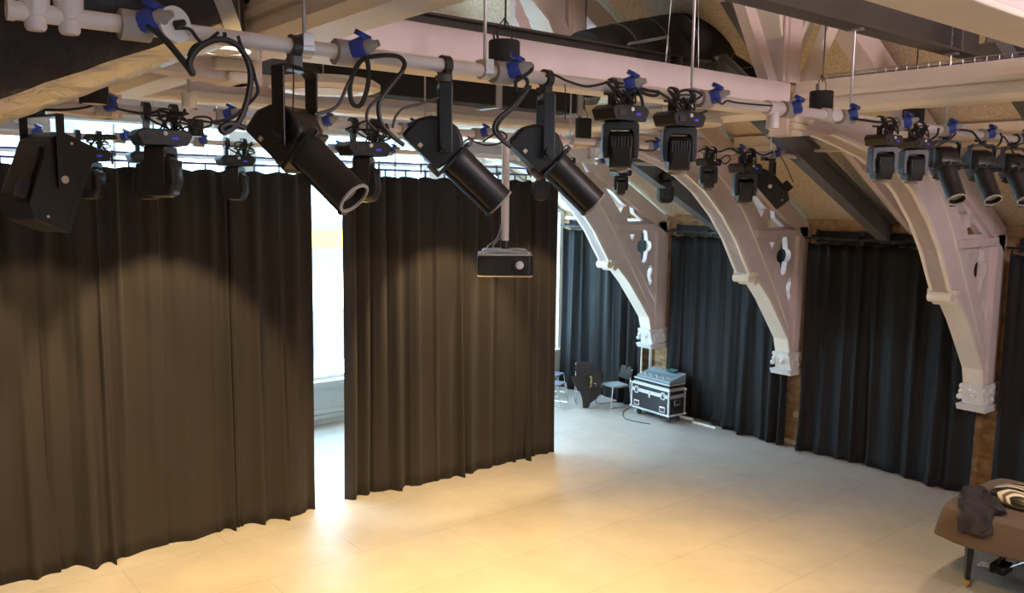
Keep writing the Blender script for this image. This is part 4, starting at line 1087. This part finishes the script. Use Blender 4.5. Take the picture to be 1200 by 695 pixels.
# floor cable by the case and the pale sill end pieces
tag(MB().tube([at(757, 472, 'z', .01), at(742, 476, 'z', .01), at(731, 482, 'z', .01), at(732, 490, 'z', .01), at(745, 494, 'z', .01), at(762, 497, 'z', .01)], .008, 6).build('floor_cable', M['rubber'], smooth=True), 'thin black cable looping on the floor at the left foot of the flight case', 'cable')
t = thing('white_skirting_board', at(830, 497, 'z', 0), 'pale pieces of skirting on the floor right of the flight case', 'board')
p = at(815, 494, 'z', 0); q = at(858, 507, 'z', 0)
MB().tube([V((12.72, 10.15, .03)), V((12.72, 9.6, .03))], .025, 6, 1).tube([V((12.74, 10.55, .06)), V((12.78, 10.2, .06))], .03, 6, 1).build('pieces', M['white'], t)
tag(MB().box((12.62, 11.45, .01), (.22, .14, .02)).build('floor_plate', M['plywood'], bevel=.004), 'small pale floor plate left of the flight case by the far drape', 'plate')
tag(MB().cyl((12.62, 11.45, .02), (12.70, 11.5, 1.35), .018, n=10).build('pale_stick', M['plywood'], smooth=True), 'thin pale stick leaning on the far drape left of the flight case', 'stick')

# ================================================================ CHAIRS
def chair(loc, rz, label, seatm, group='stacking chairs by the far drape'):
    t = thing('stacking_chair', loc, label, 'chair', group, rz)
    k = dict(local=True)
    # seat faces +y
    prof = [V((-.2, -.2, .44)), V((.2, -.2, .44)), V((.215, .2, .455)), V((-.215, .2, .455))]
    MB().prism([(-.19, -.2), (.19, -.2), (.215, .0), (.21, .19), (.17, .22), (-.17, .22), (-.21, .19), (-.215, 0)], lambda p: V((p[0], p[1], .435)), lambda p: V((p[0], p[1], .465))).build('seat', seatm, t, bevel=.012, **k)
    MB().prism([(-.20, .56), (.20, .56), (.215, .72), (.18, .82), (-.18, .82), (-.215, .72)], lambda p: V((p[0], -.235 - (p[1] - .56) * .2, p[1])), lambda p: V((p[0], -.205 - (p[1] - .56) * .2, p[1]))).build('backrest', M['black2'], t, bevel=.012, **k)
    for s in (-1, 1):
        MB().tube([V((s * .2, .2, .44)), V((s * .21, .23, .2)), V((s * .215, .25, .012))], .011, 8).build('leg', M['chrome'], t, 'chrome front leg', smooth=True, **k)
        MB().tube([V((s * .195, -.28, .78)), V((s * .2, -.23, .5)), V((s * .21, -.24, .25)), V((s * .215, -.27, .012))], .011, 8).build('leg', M['chrome'], t, 'chrome rear leg', smooth=True, **k)
        MB().tube([V((s * .215, .25, .014)), V((s * .215, -.27, .014))], .010, 8, 1).build('runner', M['chrome'], t, 'chrome runner', smooth=True, **k)
    MB().tube([V((-.2, -.2, .425)), V((.2, -.2, .425)), V((.2, .19, .43)), V((-.2, .19, .43))], .009, 6, 1, True).build('seat_frame', M['chrome'], t, 'chrome seat frame', **k)
    return t
def P0(px, py): return at(px, py, 'z', 0)
chair((11.55, 12.90, 0), math.radians(206), 'blue seated chair peeping from behind the right end of the drapes', M['seat'])
chair((12.15, 13.62, 0), math.radians(206), 'blue seated chair farthest back, behind the one at the end of the drapes', M['seat'])
chair((12.22, 12.62, 0), math.radians(140), 'pale seated chair with the dark cloth hung over it', M['plywood'])
chair((12.52, 12.05, 0), math.radians(80), 'black chair next to the flight case with a pale grey seat', M['pseat'])
# dark cloth with gold script hung over the chair
pts2 = [(669, 442), (680, 439), (692, 437), (705, 435)]
top_ = [at(px, py, 'y', 12.40) for px, py in pts2]
mid_ = [at(px, py, 'y', 12.33) for px, py in ((673, 452), (683, 455), (694, 454), (704, 452))]
lo1 = [at(px, py, 'y', 12.27) for px, py in ((680, 462), (687, 466), (694, 464), (702, 461))]
lo2 = [at(px, py, 'y', 12.27) for px, py in ((684, 477), (686, 478), (691, 474), (700, 465))]
rowsb = [top_, mid_, lo1, lo2]
t = thing('dark_cloth', lo2[1], 'dark grey cloth with gold lettering hanging from a chair', 'cloth')
g_ = []
for r4 in rowsb: g_.append(catmull(r4, 4))
nc = len(g_[0]); vs = []
full = []
for i in range(nc):
    cpts = catmull([g_[k][i] for k in range(4)], 4); full.append(cpts)
nr = len(full[0])
for j in range(nr):
    for i in range(nc): vs.append(full[i][j] + V((.02 * math.sin(i * 1.1 + j * .2), .025 * math.sin(i * .9), 0)))
fs = [(j * nc + i, j * nc + i + 1, (j + 1) * nc + i + 1, (j + 1) * nc + i) for j in range(nr - 1) for i in range(nc - 1)]
MB().add(vs, fs).build('cloth', M['bagc'], t, smooth='all', solid=.02)
gp = [at(px, py, 'y', 12.24) for px, py in ((691, 442), (693, 441), (692.5, 444), (694, 443), (692, 446), (694, 446), (691.5, 448.5), (694, 448), (692, 451), (693.5, 452), (691, 454))]
MB().tube(gp, .009, 5, 4).build('gold_script', M['gold'], t, 'gold script lettering')

# ================================================================ GRAND PIANO
t = thing('grand_piano', (10.1, 3.3, 0), 'black grand piano under a brown cover at the right edge', 'piano')
zb_, zt_ = .68, 1.0
def ring(poly, z): return [V((x, y, z)) for x, y in poly]
body = [(9.42, 3.80), (10.74, 3.80), (10.74, 2.6), (10.62, 2.1), (10.35, 1.85), (9.9, 1.82), (9.55, 2.05), (9.42, 2.4)]
MB().prism(body, lambda p: V((p[0], p[1], .70)), lambda p: V((p[0], p[1], .975))).build('case', M['laq'], t, bevel=.01)
# cover: rounded quilt that falls from the lid and flares to its hem
def smooth_poly(poly, k=5): return [(p.x, p.y) for p in catmull([V((a, b, 0)) for a, b in poly], k, True)]
topo = smooth_poly([(9.24, 3.80), (9.42, 3.98), (10.1, 4.0), (10.72, 3.98), (10.85, 3.8), (10.86, 3.2), (10.82, 2.5), (10.6, 2.0), (10.1, 1.72), (9.5, 1.9), (9.28, 2.5), (9.24, 3.2)])
n = len(topo); cx_, cy_ = 10.1, 3.1
def grow(p, g): 
    d = V((p[0] - cx_, p[1] - cy_)); 
    return (p[0] + d.x / max(.01, d.length) * g, p[1] + d.y / max(.01, d.length) * g)
rows_ = [(-.16, zt_ + .016), (-.05, zt_ + .012), (-.01, zt_ + .0), (.02, zt_ - .06), (.05, zt_ - .18), (.07, zb_ + .03), (.072, zb_)]
vs = []; r9 = random.Random(4)
for j, (g, z) in enumerate(rows_):
    for i, p in enumerate(topo):
        w = .02 * math.sin(i * .8) * (j / 6.0)
        q = grow(p, g + w); vs.append(V((q[0], q[1], z + (.012 * math.sin(i * .5) if j >= 5 else 0))))
fs = [(j * n + i, j * n + (i + 1) % n, (j + 1) * n + (i + 1) % n, (j + 1) * n + i) for j in range(len(rows_) - 1) for i in range(n)]
fs.append(tuple(range(n)))
MB().add(vs, fs).build('cover', M['cover'], t, 'brown fabric cover', smooth=True, solid=.008)
for (x, y) in ((9.70, 3.80), (10.66, 3.80), (10.15, 2.0)):
    l = MB().lathe([(0.075, .032), (.10, .034), (.50, .055), (.70, .06)], (x, y, 0), (0, 0, 1), 4).build('leg', M['laq'], t, 'black tapered leg', bevel=.004)
    MB().lathe([(.03, .022), (.05, .036), (.09, .037)], (x, y, 0), (0, 0, 1), 12).cyl((x - .0, y - .012, .03), (x, y + .012, .03), .03, n=14).build('caster', M['brass'], l, 'brass caster', smooth=True)
ly = MB()
for s in (-.06, .06): ly.tube([V((10.25 + s, 3.62, .70)), V((10.25 + s * 1.2, 3.64, .4)), V((10.25 + s, 3.66, .16))], .016, 8)
ly.b2((10.13, 3.58, .08), (10.37, 3.74, .18)); lo = ly.build('pedal_lyre', M['laq'], t, bevel=.004)
for s in (-.06, 0, .06): MB().tube([V((10.25 + s, 3.72, .10)), V((10.25 + s, 3.84, .10)), V((10.25 + s, 3.90, .085))], .008, 6).build('pedal', M['chrome'], lo, 'metal pedal')
MB().tube([V((10.25, 3.60, .14)), V((10.25, 3.25, .40)), V((10.25, 3.05, .69))], .010, 6, 1).build('lyre_brace', M['chrome'], t, 'metal lyre rod')
t = thing('piano_bench', (10.6, 2.85, 0), 'dark low bench under the piano at the right edge', 'bench')
MB().b2((10.2, 2.6, .38), (10.95, 3.02, .46)).build('seat', M['black2'], t, bevel=.02)
for a in (10.25, 10.9):
    for b in (2.65, 2.97): MB().b2((a - .02, b - .02, 0), (a + .02, b + .02, .38)).build('leg', M['laq'], t)

# jacket slumped over the piano's edge
def blob_cloth(name, label, cat, spine, rad, m, seed, sub=2):
    r = random.Random(seed)
    mb = MB(); N_ = 22
    vs = []
    pts = catmull([V(p) for p in spine], 5); rr_ = catmull([V((x, 0, 0)) for x in rad], 5)
    for i, p in enumerate(pts):
        tt = (pts[min(i + 1, len(pts) - 1)] - pts[max(i - 1, 0)]); d, s, u = frame(tt, V((0, 0, 1)))
        for k in range(N_):
            a = 2 * PI * k / N_
            w = rr_[i].x * (1 + .15 * math.sin(3 * a + i * .28) + .10 * math.sin(5 * a - i * .22) + .05 * math.sin(7 * a + i * .5) + r.uniform(-.015, .015))
            vs.append(p + s * w * math.cos(a) + u * w * .55 * math.sin(a))
    n_ = len(pts)
    fs = [(i * N_ + k, i * N_ + (k + 1) % N_, (i + 1) * N_ + (k + 1) % N_, (i + 1) * N_ + k) for i in range(n_ - 1) for k in range(N_)]
    fs += [tuple(range(N_ - 1, -1, -1)), tuple(range((n_ - 1) * N_, n_ * N_))]
    return mb.add(vs, fs)
t = thing('jacket', (9.6, 3.7, 1.0), 'charcoal jacket slumped over the edge of the piano cover', 'jacket')
blob_cloth('', '', '', [(9.90, 3.84, 1.07), (9.74, 3.79, 1.10), (9.55, 3.73, 1.11), (9.36, 3.66, 1.08), (9.225, 3.60, 1.0), (9.165, 3.57, .90), (9.13, 3.56, .83)], [.07, .13, .15, .15, .14, .13, .12], M['jacket'], 1).build('body', M['jacket'], t, smooth='all', subsurf=2)
blob_cloth('', '', '', [(9.66, 3.72, 1.08), (9.56, 3.58, 1.085), (9.47, 3.47, 1.07), (9.40, 3.38, 1.05)], [.08, .11, .11, .06], M['jacket'], 2).build('sleeve', M['jacket'], t, smooth='all', subsurf=2)
blob_cloth('', '', '', [(9.36, 3.50, 1.06), (9.23, 3.47, .99), (9.17, 3.47, .90), (9.15, 3.50, .84)], [.05, .08, .08, .05], M['jacket'], 3).build('sleeve', M['jacket'], t, smooth='all', subsurf=2)
tx = bpy.data.textures.new('crumple', 'STUCCI'); tx.noise_scale = .13; tx.turbulence = 8
for ch in t.children:
    dm = ch.modifiers.new('wrinkle', 'DISPLACE'); dm.texture = tx; dm.strength = .075; dm.texture_coords = 'GLOBAL'; dm.mid_level = .6
# patterned round cushion
c = at(1196, 586, 'z', 1.05)
t = thing('patterned_cushion', (10.10, 3.38, 1.03), 'round cream and black swirl patterned cushion on the piano cover', 'cushion')
o = V((10.10, 3.38, 1.022))
MB().lathe([(0, .28), (.012, .35), (.05, .37), (.10, .34), (.14, .22), (.15, .05)], o, (0, 0, 1), 40).build('print_top', M['swirl'], t, smooth='all')
MB().lathe([(-.004, .32), (.0, .38), (.035, .39), (.045, .378), (.02, .32)], o, (0, 0, 1), 40).build('dark_rim', M['canvas'], t, 'dark rim', smooth='all')

# ================================================================ CABLES
def cab(pts, label, Y=3.44, r=.009, grp='black cables hanging from the bars', m='rubber', name='hanging_cable'):
    P_ = []
    for k, p in enumerate(pts):
        yy = p[2] if len(p) > 2 else Y
        P_.append(at(p[0], p[1], 'y', yy))
    return tag(MB().tube(P_, r, 7, 5).build(name, M[m], smooth=True), label, 'cable', grp)
cab([(172, 28), (192, 45), (212, 68), (226, 87, 3.5)], 'thick black cable running down from the leftmost blue plug', r=.013)
cab([(226, 86), (222, 72), (234, 55), (258, 46), (281, 56), (293, 82), (291, 112), (280, 142), (264, 155), (259, 150), (270, 145), (287, 150)], 'black cable arching below the glowing lamp down to the left big spotlight', r=.013)
cab([(221, 66), (228, 54), (244, 49), (262, 44), (263, 38)], 'short black cable tied under the front bar at left', r=.008)
cab([(279, 42), (283, 54), (294, 74), (299, 92), (302, 108), (291, 122), (272, 138), (250, 143)], 'thinner black cable swinging beside the cable arch at left', r=.007)
cab([(204, 33), (222, 34), (232, 46), (240, 50), (256, 38)], 'thin black cable out of the round plate on the front bar', r=.007)
cab([(424, 62), (431, 74), (431, 100), (423, 123), (413, 121), (410, 104), (414, 86), (425, 70), (445, 65), (466, 66), (474, 74), (472, 82)], 'black cable loop hanging from the second blue plug', r=.011)
cab([(472, 83), (452, 108), (444, 122), (446, 142), (458, 158), (473, 170)], 'black cable falling to the back of the middle big spotlight', r=.011)
cab([(472, 84), (455, 106), (434, 124), (430, 140), (440, 152)], 'thin black cable crossing down to the large moving head over the gap', r=.007)
cab([(424, 70), (408, 98), (397, 122), (385, 130), (368, 134)], 'black cable slanting to the left big spotlight yoke', r=.008)
cab([(517, 113), (495, 121), (475, 126), (464, 136), (460, 150)], 'thin cable bowing left of the middle big spotlight', r=.006)
cab([(606, 87), (615, 78), (623, 76), (622, 83), (610, 92), (604, 97), (606, 105), (613, 106), (618, 99), (616, 92), (606, 89)], 'small black cable loop at the third blue plug', r=.010)
cab([(620, 102), (601, 124), (583, 140), (579, 152), (587, 163), (598, 172)], 'black cable falling to the back of the third big spotlight', r=.011)
cab([(622, 101), (605, 124), (588, 140), (583, 152), (592, 166)], 'second black cable beside the one to the third big spotlight', r=.008)
cab([(640, 89), (650, 88), (665, 95), (685, 101), (698, 100), (716, 96), (730, 98)], 'black cable lying along the front bar right of the third big spotlight', r=.007)
cab([(745, 100), (750, 92), (748, 103), (756, 110), (768, 112), (772, 108), (760, 106), (748, 104), (752, 116), (753, 130), (744, 138)], 'tangled cable bundle between the two front moving heads', r=.010)
cab([(772, 108), (784, 116), (792, 124), (803, 130), (818, 133), (828, 130)], 'black cable drooping across the right front moving head', r=.008)
cab([(838, 116), (846, 122), (852, 118), (862, 120), (880, 122), (905, 124)], 'black cable tied along the front bar right of the front moving heads', r=.006)
cab([(803, 118), (790, 114), (800, 106), (815, 107), (822, 112), (812, 118)], 'cable tangle atop the right front moving head', r=.008)
cab([(1000, 139), (1015, 141), (1030, 143), (1045, 142)], 'black cable lying on the front bar left of the close pair', r=.010)
cab([(1064, 150), (1072, 160), (1088, 164), (1098, 158), (1100, 150)], 'black cable looping right of the close pair of moving heads', r=.010)
cab([(1118, 152), (1138, 154), (1148, 165), (1158, 173), (1170, 170), (1174, 160), (1168, 152)], 'black cable bowing between the three right hand spotlights', r=.010)
cab([(1092, 175), (1100, 170), (1112, 164), (1120, 156)], 'short black cable beside the first right hand spotlight', r=.008)
cab([(1163, 183), (1165, 176), (1180, 172), (1200, 168)], 'black cable running out at the right edge', r=.008)
cab([(1196, 195), (1188, 180), (1180, 165), (1176, 160)], 'black cable falling to the last right hand spotlight', r=.008)
for px, lab, y2 in ((343, 'left', 135), (529, 'middle', 140), (662, 'third', 140)):
    cab([(px, 57 + (px - 343) * .13), (px + 1, 95 + (px - 343) * .1), (px, y2)], 'thin safety wire of the %s big spotlight' % lab, 3.46, .003, 'safety wires', name='safety_wire')
G3 = 'cables along the far bars'
cab([(43, 128), (70, 129), (100, 126), (120, 120), (140, 128), (170, 133), (190, 130), (206, 136)], 'black cable drooping along the middle bar at left', 6.58, .009, G3)
cab([(222, 150), (228, 138), (245, 138), (248, 146), (236, 150), (226, 148), (236, 142), (262, 146), (275, 142)], 'cable tangle right of the large moving head at left', 6.58, .009, G3)
cab([(405, 152), (418, 146), (430, 142), (443, 148), (452, 158), (446, 164), (434, 160), (424, 152)], 'cable tangle atop the large moving head over the gap', 6.58, .009, G3)
cab([(548, 160), (556, 166), (570, 170), (585, 168), (594, 160), (586, 154), (575, 160), (566, 166)], 'cable tangle on the middle bar behind the projector pole', 6.58, .009, G3)
cab([(745, 172), (752, 176), (766, 176), (772, 170), (766, 165), (756, 166)], 'small cable loop on the middle bar below the front moving heads', 6.58, .009, G3)
cab([(818, 178), (828, 174), (842, 178), (856, 174), (868, 180), (880, 176), (894, 182), (905, 178)], 'cable tangle along the right end of the middle bar', 6.58, .011, G3)
cab([(845, 186), (852, 182), (856, 186), (850, 192), (842, 188)], 'small cable loop above the moving head by the wash panel', 6.58, .008, G3)
cab([(914, 182), (922, 196), (926, 206), (930, 214)], 'thin cable hanging from the right end of the middle bar', 6.60, .006, G3)
cab([(112, 162), (125, 159), (136, 161), (122, 162), (110, 160), (98, 162)], 'bundled cable along the far bar at left', 9.72, .02, G3)
cab([(220, 168), (228, 176), (236, 176), (240, 170)], 'small cable loop under the far bar above the left drape', 9.72, .006, G3)

# ================================================================ LIGHT
def spot(name, loc, aim, energy, size, blend, colr=(1.0, .74, .40), rad=.06):
    l = bpy.data.lights.new(name, 'SPOT'); l.energy = energy; l.spot_size = math.radians(size); l.spot_blend = blend
    l.color = colr; l.shadow_soft_size = rad
    o = bpy.data.objects.new(name, l); col.objects.link(o); o.location = loc
    d = V(aim) - V(loc); o.rotation_euler = d.to_track_quat('-Z', 'Y').to_euler()
    return o
WARM = (1.0, .65, .23)
WARM2 = (1.0, .72, .40)
spot('stage_spot', (3.4, 6.3, 4.3), (4.6, 7.2, 0), 900, 105, 1.0, WARM, .15)
spot('stage_spot', (6.9, 6.3, 4.3), (6.4, 6.6, 0), 920, 105, 1.0, WARM, .15)
spot('stage_spot', (4.6, 3.2, 4.4), (6.6, 4.6, 0), 660, 100, 1.0, WARM, .15)
spot('stage_spot', (2.4, 6.2, 4.2), (2.6, 8.2, 0), 760, 100, 1.0, WARM, .15)
for x, tx, e in ((.4, .5, 420), (1.5, 1.6, 200), (2.95, 3.0, 520), (6.95, 7.0, 520), (8.55, 8.6, 300), (5.9, 5.9, 90)):
    spot('curtain_spot', (x, 8.6, 4.45), (tx, 10.38, 1.6), e * .8, 66, .4, WARM2, .05)
spot('stage_spot', (9.6, 3.4, 4.5), (9.4, 3.7, 0), 200, 70, .6, (1, .76, .48), .06)

al = bpy.data.lights.new('fill_light', 'AREA'); al.shape = 'DISK'; al.size = 1.2; al.energy = 260; al.color = (1.0, .78, .82)  # added fill light behind the camera, brightens the truss faces
ao = bpy.data.objects.new('fill_light', al); col.objects.link(ao); ao.location = (5.5, -3.4, 6.4)
ao.rotation_euler = (V((8.5, 7, 4.6)) - V(ao.location)).to_track_quat('-Z', 'Y').to_euler()
w = bpy.data.worlds.new('sky'); scene.world = w; w.use_nodes = True
bg = w.node_tree.nodes['Background']; bg.inputs['Color'].default_value = (.52, .77, 1.0, 1); bg.inputs['Strength'].default_value = 13.0

# ================================================================ CAMERA
cam = bpy.data.cameras.new('camera'); cam.sensor_width = 36; cam.lens = FPX / 1200 * 36
cam.clip_start = .05; cam.clip_end = 200
co = bpy.data.objects.new('camera', cam); col.objects.link(co)
U = -DOWN; B_ = -FWD
co.matrix_world = Matrix(((RIGHT.x, U.x, B_.x, EYE.x), (RIGHT.y, U.y, B_.y, EYE.y), (RIGHT.z, U.z, B_.z, EYE.z), (0, 0, 0, 1)))
scene.camera = co
vs_ = scene.view_settings; vs_.view_transform = 'Standard'; vs_.look = 'None'; vs_.gamma = 1; vs_.use_curve_mapping = False; vs_.exposure = 0.2
